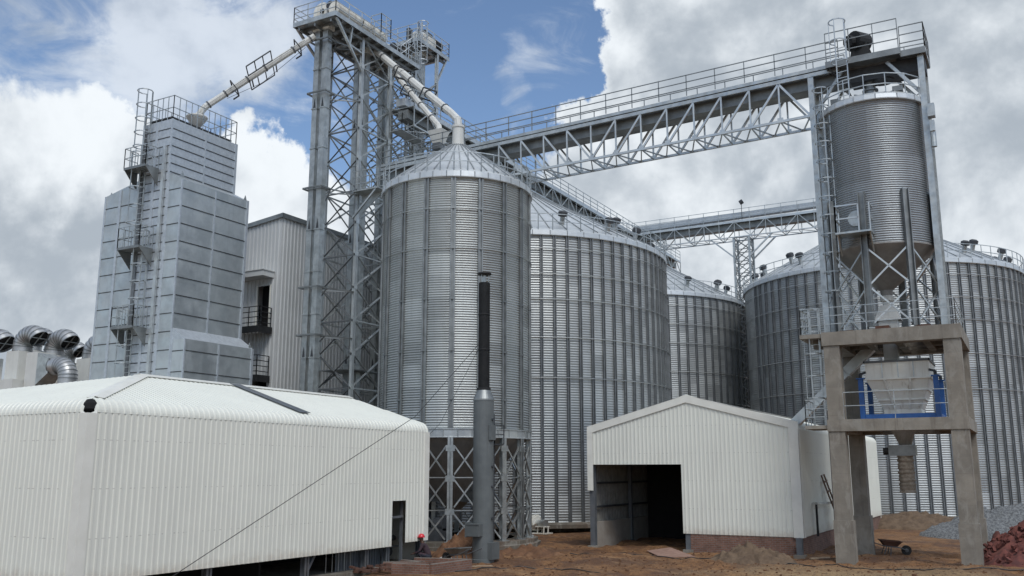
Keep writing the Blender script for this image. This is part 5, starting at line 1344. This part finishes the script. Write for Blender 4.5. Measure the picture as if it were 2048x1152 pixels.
# ------------------------------------------------------------------ small yard things
def mound(name, label, cat, cx, cy, rx, ry, h, mt, seed=0, rough=.25, pk=1.0, kind=None, n=46, z0=None):
    m = M(); z00 = -.25
    for j in range(n + 1):
        for i in range(n + 1):
            u = -1 + 2 * i / n; v = -1 + 2 * j / n
            d = math.hypot(u, v)
            e = max(0.0, 1 - d) ** pk
            x = cx + u * rx; y = cy + v * ry
            nz = mnoise.fractal(Vector((x * 2.0 + seed, y * 2.0, seed)), .75, 2.0, 6)
            z = (z0 if z0 is not None else gz(x, y)) - .06 + h * e * (1 + rough * nz) + (.09 * nz if e > 0 else 0)
            m.v.append((x, y, z if e > 0 else z - .2))
    for j in range(n):
        for i in range(n):
            a = j * (n + 1) + i
            m.f.append((a, a + 1, a + n + 2, a + n + 1))
    o = m.build(name, mt, None, smooth=True, loc=(cx, cy, 0)); tag(o, label, cat, kind=kind)
    return o
mound('soil_heap', 'steep heap of dug red soil behind the grey chimney foot', 'soil heap', -22.5, 36.2, 1.7, 1.5, 1.3, 'mound', 3, .3, .75, n=70)
mound('sand_heap', 'small grey brown sand heap before the brick plinth of the gabled shed', 'sand heap', -11.0, 40.9, 1.9, 1.6, .72, 'sand', 5, .36, .85, n=70)
mound('gravel_heap', 'long heap of grey crushed stone at far right behind the bricks', 'gravel heap', -1.2, 62.5, 5.5, 4.5, 1.9, 'gravel', 9, .2, .75, z0=-.03)
mound('gravel_heap', 'low spread of brownish gravel between the shed corner and the concrete frame', 'gravel heap', -7.5, 69.5, 5.5, 3.0, 1.1, 'sand', 12, .2, .7, z0=-.03)
mound('soil_heap', 'low clods of red soil beside the footing of the narrow silo', 'soil heap', -20.6, 38.6, 1.9, 1.0, .33, 'mound', 17, .6, .9)
mound('brick_base_heap', 'dark red core of the broken brick pile at right edge', 'brick pile', -.3, 44.0, 2.7, 3.0, 1.7, 'rubble', 21, .3, .85, kind='stuff')
def bricks():
    src = []
    for s in range(4):
        m = M(); a, b, c = .13, .065, .05
        rnd = random.Random(s)
        vs = [(x * a * rnd.uniform(.7, 1.05), y * b * rnd.uniform(.85, 1.1), z * c * rnd.uniform(.85, 1.1)) for x in (-1, 1) for y in (-1, 1) for z in (-1, 1)]
        m.add(vs, [(0, 1, 3, 2), (4, 6, 7, 5), (0, 4, 5, 1), (2, 3, 7, 6), (0, 2, 6, 4), (1, 5, 7, 3)])
        src.append(m)
    first = []
    rnd = random.Random(11); n = 0
    while n < 250:
        a = rnd.uniform(0, 2 * pi); d = rnd.uniform(0, 1) ** .6
        u, v = d * math.cos(a), d * math.sin(a)
        if u * .45 - v * .9 < -.25: continue
        x = -.3 + 2.6 * u; y = 44.0 + 2.9 * v
        z = gz(x, y) + 1.72 * max(0, 1 - d) ** .85 + rnd.uniform(-.02, .1)
        rot = (rnd.uniform(-.9, .9), rnd.uniform(-.9, .9), rnd.uniform(0, 6.28))
        if len(first) < 4:
            o = src[len(first)].build('broken_brick', 'rubble', None); first.append(o)
        else:
            o = rnd.choice(first[:4]).copy(); COL.objects.link(o)
        o.location = (x, y, z); o.rotation_euler = rot
        q = rnd.uniform(.7, 1.25); o.scale = (q, q, q)
        tag(o, 'broken red brick lying on the heap at the right edge', 'brick', 'bricks on the rubble heap')
        n += 1
bricks()

def low_walls():
    t = thing('brick_trench', 'low unfinished red brick foundation walls beside the left shed corner', 'brick wall', (-21, 30.8, 0))
    z = lambda x, y: gz(x, y)
    for (x0, y0, x1, y1) in ((-22.2, 31.7, -19.9, 32.2), (-19.9, 32.2, -20.1, 29.7), (-20.1, 29.7, -21.6, 29.4), (-22.1, 30.7, -20.9, 30.4), (-22.2, 29.6, -20.9, 30.4)):
        m = M(); a = Vector((x0, y0, .1)); b = Vector((x1, y1, .1)); m.bar(a, b, .2, .5); m.build('wall_run', 'brick', t)
    m = M()
    rnd = random.Random(4)
    t2 = thing('brick_stack', 'small loose stack of dirty bricks by the shed floor edge', 'bricks', (-22.1, 28.6, .1))
    for k in range(26):
        m = M(); x = -22.1 + rnd.uniform(-.35, .4); y = 28.6 + rnd.uniform(-.8, .8); zz = .1 + rnd.choice((0, .09, .18)) + rnd.uniform(0, .03); a = rnd.uniform(0, 3)
        m.bar((x, y, zz), (x + .22 * math.cos(a), y + .22 * math.sin(a), zz + rnd.uniform(-.02, .03)), .11, .08); m.build('brick', 'rust', t2)
low_walls()

def wheelbarrow(loc, rz, label, mt='galv_dark', sc=1.0):
    t = thing('wheelbarrow', label, 'wheelbarrow', (0, 0, 0))
    m = M()
    top = [(-.1, -.33, .62), (.75, -.3, .55), (.75, .3, .55), (-.1, .33, .62)]; bot = [(.08, -.2, .36), (.55, -.17, .34), (.55, .17, .34), (.08, .2, .36)]
    m.add(top + bot, [(4, 7, 6, 5), (0, 4, 5, 1), (1, 5, 6, 2), (2, 6, 7, 3), (3, 7, 4, 0)])
    for a, b in zip(top, top[1:] + top[:1]): m.bar(a, b, .035)
    m.build('tray', mt, t)
    m = M(); m.tube([(.95, -.05, .2), (.95, .05, .2)], .2, 18); w = m.build('wheel', 'black', t)
    m = M(); m.tube([(.95, -.07, .2), (.95, .07, .2)], .08, 10); m.build('rim', 'grey_steel', w)
    for s in (-1, 1):
        m = M(); m.tube([(.97, .1 * s, .2), (.6, .17 * s, .32), (.0, .24 * s, .38), (-.7, .3 * s, .62)], .022, 6); m.build('handle', 'grey_steel', t)
        m = M(); m.tube([(.12, .22 * s, .36), (-.02, .26 * s, .0), (.25, .26 * s, .0), (.3, .2 * s, .35)], .02, 6); m.build('leg', 'grey_steel', t)
    t.location = loc; t.rotation_euler = (0, 0, rz); t.scale = (sc, sc, sc)
    return t
wheelbarrow((-20.9, 33.3, gz(-20.9, 33.3)), R(165), 'battered grey wheelbarrow standing before the grey chimney foot', sc=1.1)
wheelbarrow((-6.6, 47.3, gz(-6.6, 47.3)), R(20), 'rusty dark wheelbarrow on bare soil behind the concrete frame columns', 'rust', 1.1)

m = M(); m.bar((-20.2, 32.85, gz(-20.2, 32.85) + .04), (-19.4, 33.1, gz(-19.4, 33.1) + .05), .14, .05)
o = m.build('plank', 'wood_pale', None, loc=(-19.8, 33, 0)); tag(o, 'short pale sawn plank on the soil right of the chimney', 'plank')
m = M(); m.slab([(-16.6, 42.9, gz(-16.6, 42.9) + .06), (-15.3, 41.2, gz(-15.3, 41.2) + .03), (-13.9, 41.9, gz(-13.9, 41.9) + .06), (-15.6, 43.4, gz(-15.6, 43.4) + .16)], (0, 0, .035))
o = m.build('board', 'ply', None, loc=(-15.4, 42.3, 0)); tag(o, 'pinkish flat board lying before the open doorway of the gabled shed', 'board')
def blower():
    t = thing('blower_fan', 'white round blower fan with motor on a frame by the large silo base', 'fan', (-27.1, 52, 0))
    m = M(); m.tube([(-27.6, 52.1, .6), (-27.25, 51.95, .6)], .5, 24); m.tube([(-27.65, 52.12, .6), (-27.2, 51.93, .6)], .42, 24); m.build('housing', 'white', t)
    m = M(); m.tube([(-27.2, 51.93, .6), (-26.65, 51.7, .6)], .2, 14); m.tube([(-26.65, 51.7, .6), (-26.5, 51.63, .6)], .23, 14); m.build('motor', 'galv_bright', t)
    m = M()
    for (x, y) in ((-27.1, 51.7), (-26.95, 52.0), (-26.55, 51.45), (-26.4, 51.75)): m.bar((x, y, 0), (x + .03, y, .42), .06)
    m.box(-27.15, -26.4, 51.5, 52.0, .38, .43); m.box(-27.7, -26.35, 51.4, 52.3, -.03, .03); m.build('stand', 'white', t)
blower()
def ladder_wood():
    t = thing('wooden_ladder', 'crooked dark wooden ladder leaning on the side wall of the gabled shed', 'ladder', (-9.0, 51, 0))
    a0, a1 = Vector((-8.55, 49.9, -.05)), Vector((-9.4, 48.5, 3.55)); b0, b1 = Vector((-8.55, 50.55, -.05)), Vector((-9.4, 49.15, 3.6))
    for p, q in ((a0, a1), (b0, b1)):
        m = M(); m.tube([p, p.lerp(q, .4) + Vector((0, .05, .02)), p.lerp(q, .7) - Vector((0, .03, 0)), q], .042, 6); m.build('rail', 'wood', t)
    for f in (.1, .23, .36, .5, .63, .77, .9):
        m = M(); m.bar(a0.lerp(a1, f) - Vector((0, .1, 0)), b0.lerp(b1, f) + Vector((0, .1, .05)), .06, .08); m.build('rung', 'wood', t)
ladder_wood()
t = thing('pipe_hoop', 'dark square pipe hoop against the side wall of the gabled shed', 'pipe', (-9.3, 48, 0))
m = M(); m.bar((-9.25, 46.1, .75), (-9.25, 46.1, 2.3), .09); m.build('upright', 'black', t)
m = M(); m.bar((-9.25, 46.05, 2.25), (-9.25, 50.6, 2.15), .09); m.build('arm', 'galv', t)
def cable(pts, label):
    P = []
    for (a, b) in zip(pts[:-1], pts[1:]):
        for k in range(10):
            f = k / 10; x = a[0] + (b[0] - a[0]) * f; y = a[1] + (b[1] - a[1]) * f
            w = .12 * mnoise.noise(Vector((x * .8, y * .8, 4)))
            P.append((x + w, y + w, gz(x, y) + .03))
    m = M(); m.tube(P, .022, 5); o = m.build('ground_cable', 'rope', None, loc=(pts[0][0], pts[0][1], 0)); tag(o, label, 'cable')
cable([(-20.3, 30.2), (-19.0, 33.2), (-17.0, 34.0), (-14.5, 33.2)], 'dark cable curving over the soil in front of the chimney')
cable([(-19.5, 40.5), (-16.0, 40.6), (-12.0, 40.2), (-9.0, 40.4), (-6.6, 39.5), (-3.0, 39.2), (1.5, 40.5)], 'long dark cable lying across the yard in front of the gabled shed and frame')
def rubble():
    rnd = random.Random(31)
    m = M()
    for k in range(1700):
        x = rnd.uniform(-21.5, 0); y = rnd.uniform(31, 47)
        if x < -9 and y > 43.6: continue
        s = rnd.uniform(.012, .04) * (1.9 if rnd.random() < .06 else 1); z = gz(x, y) + s * .35
        vs = [(x + sx * s * rnd.uniform(.6, 1.2), y + sy * s * rnd.uniform(.6, 1.2), z + sz * s * rnd.uniform(.4, .9)) for sx in (-1, 1) for sy in (-1, 1) for sz in (-1, 1)]
        m.add(vs, [(0, 1, 3, 2), (4, 6, 7, 5), (0, 4, 5, 1), (2, 3, 7, 6), (0, 2, 6, 4), (1, 5, 7, 3)])
    o = m.build('soil_clods', 'mound', None); tag(o, 'scattered soil clods and stones over the bare yard', 'stones', kind='stuff')
rubble()
rnd = random.Random(77)
for k, (x, y, L, a, mt, lb, cat) in enumerate(((-23.3, 34.2, 1.5, 10, 'galv', 'bright thin pipe lying on the soil behind the crouching worker', 'pipe'), (-22.6, 34.2, 1.7, -35, 'wood', 'dark timber offcut on the soil behind the crouching worker', 'timber'), (-23.6, 36.9, 2.2, 5, 'wood_pale', 'pale timber leaning low against the silo footing edge', 'timber'), (-20.1, 38.2, 1.5, 60, 'wood', 'dark timber offcut among the soil clods right of the chimney', 'timber'), (-8.6, 42.6, 1.2, 10, 'wood', 'short dark timber on the soil by the shed corner post', 'timber'), (-9.0, 42.9, .9, 40, 'wood_pale', 'short pale timber on the soil by the shed corner post', 'timber'))):
    m = M(); p = Vector((x, y, gz(x, y) + .06)); q = Vector((x + L * math.cos(R(a)), y + L * math.sin(R(a)), 0)); q.z = gz(q.x, q.y) + .08
    if cat == 'pipe': m.tube([p, q], .04, 8)
    else: m.bar(p, q, .12, .06)
    o = m.build(cat, mt, None, loc=(x, y, 0)); tag(o, lb, cat)
mm = M(); mm.lathe([(0, .22), (.2, .2), (.33, .1), (.36, 0), (.2, -.08)], 14, (0, 0, 0)); o = mm.build('sack', 'bag', None, smooth=True); o.location = (-22.15, 33.9, gz(-22.15, 33.9) + .05); o.scale = (1.1, .6, .6); tag(o, 'crumpled pale sack on the soil beside the crouching worker', 'sack')

# ------------------------------------------------------------------ crouching worker
def person(loc, rz):
    import bmesh
    V = {}
    pts = []; edges = []; rad = []
    def add(name, p, r, par=None):
        V[name] = len(pts); pts.append(p); rad.append(r)
        if par is not None: edges.append((V[par], V[name]))
    # squatting, facing +x; ground at z=0
    add('pelvis', (0, 0, .26), .15)
    add('waist', (.06, 0, .42), .135, 'pelvis'); add('chest', (.17, 0, .6), .16, 'waist'); add('shoulders', (.24, 0, .72), .12, 'chest'); add('neck', (.28, 0, .80), .058, 'shoulders')
    add('head0', (.31, 0, .87), .075, 'neck'); add('head1', (.325, 0, .95), .095, 'head0'); add('head2', (.32, 0, 1.02), .075, 'head1')
    for s, q in ((1, 'l'), (-1, 'r')):
        add(q + 'sh', (.24, .17 * s, .71), .075, 'shoulders'); add(q + 'el', (.36, .24 * s, .47), .05, q + 'sh'); add(q + 'wr', (.55, .13 * s, .40), .034, q + 'el'); add(q + 'palm', (.62, .11 * s, .385), .036, q + 'wr')
        add(q + 'hip', (.0, .12 * s, .25), .11, 'pelvis'); add(q + 'kn', (.4, .2 * s, .42), .078, q + 'hip'); add(q + 'an', (.14, .17 * s, .09), .05, q + 'kn'); add(q + 'toe', (.34, .19 * s, .045), .042, q + 'an')
        for k in range(4):
            y0 = (.11 + .028 * (k - 1.5)) * s; L = (.055, .07, .065, .05)[k]
            add(q + 'f%da' % k, (.65, y0, .38), .0105, q + 'palm'); add(q + 'f%db' % k, (.65 + L * .6, y0, .362), .0095, q + 'f%da' % k); add(q + 'f%dc' % k, (.65 + L * .8, y0, .33), .008, q + 'f%db' % k)
        add(q + 'ta', (.61, (.11 - .05) * s, .375), .012, q + 'palm'); add(q + 'tb', (.65, (.11 - .07) * s, .35), .009, q + 'ta')
    me = bpy.data.meshes.new('person'); me.from_pydata(pts, edges, [])
    ob = bpy.data.objects.new('person', me); COL.objects.link(ob)
    ob.modifiers.new('skin', 'SKIN'); sd = ob.modifiers.new('sub', 'SUBSURF'); sd.levels = 1; sd.render_levels = 1
    if not me.skin_vertices:
        bm = bmesh.new(); bm.from_mesh(me); bm.verts.layers.skin.verify(); bm.to_mesh(me); bm.free()
    for i, v in enumerate(me.skin_vertices[0].data):
        v.radius = (rad[i], rad[i]); v.use_root = (i == 0)
    dg = bpy.context.evaluated_depsgraph_get(); dg.update()
    me2 = bpy.data.meshes.new_from_object(ob.evaluated_get(dg))
    bpy.data.objects.remove(ob)
    for n in ('skin', 'jacket', 'trousers', 'black'): me2.materials.append(MT[n])
    for p in me2.polygons:
        c = p.center; p.use_smooth = True
        if c.z > .79 or (c.x > .54 and c.z > .3): p.material_index = 0
        elif c.z < .11: p.material_index = 3
        elif (c.z > .36 and c.x < .33) or (c.z > .36 and abs(c.y) > .02 and c.x < .56 and c.z > .4 and not (c.x > .3 and c.z < .52 and abs(c.y) > .26)): p.material_index = 1
        else: p.material_index = 2
    o = bpy.data.objects.new('person', me2); COL.objects.link(o); ROOT[o.name] = (0, 0, 0)
    tag(o, 'worker in dark plum jacket and red safety helmet crouching by the left shed corner', 'person')
    m = M(); m.lathe([(.135, .985), (.14, .99), (.125, 1.04), (.09, 1.1), (.04, 1.125), (0, 1.13)], 20, (.315, 0, 0)); m.slab([(.42, -.08, .985), (.50, -.04, .98), (.50, .04, .98), (.42, .08, .985)], (0, 0, .015)); m.build('helmet', 'helmet', o, smooth=True)
    m = M()
    for s in (-1, 1):
        m.lathe([(0, .014), (.011, .008), (.013, 0), (.011, -.008), (0, -.014)], 8, (.408, .035 * s, .955)); m.lathe([(0, .03), (.014, .02), (.014, -.02), (0, -.03)], 8, (.32, .1 * s, .945))
    m.build('face_detail', 'skin', o, smooth=True)
    m = M(); m.add([(.405, -.018, .925), (.405, .018, .925), (.435, 0, .925), (.412, 0, .97)], [(0, 1, 2), (0, 2, 3), (1, 3, 2)]); m.bar((.405, -.025, .895), (.405, .025, .895), .012); m.build('nose_and_mouth', 'skin', o)
    o.location = loc; o.rotation_euler = (0, 0, rz)
    o.scale = (1.06, 1.06, 1.06)
    return o
person((-21.95, 32.35, gz(-21.95, 32.35) + .03), R(205))
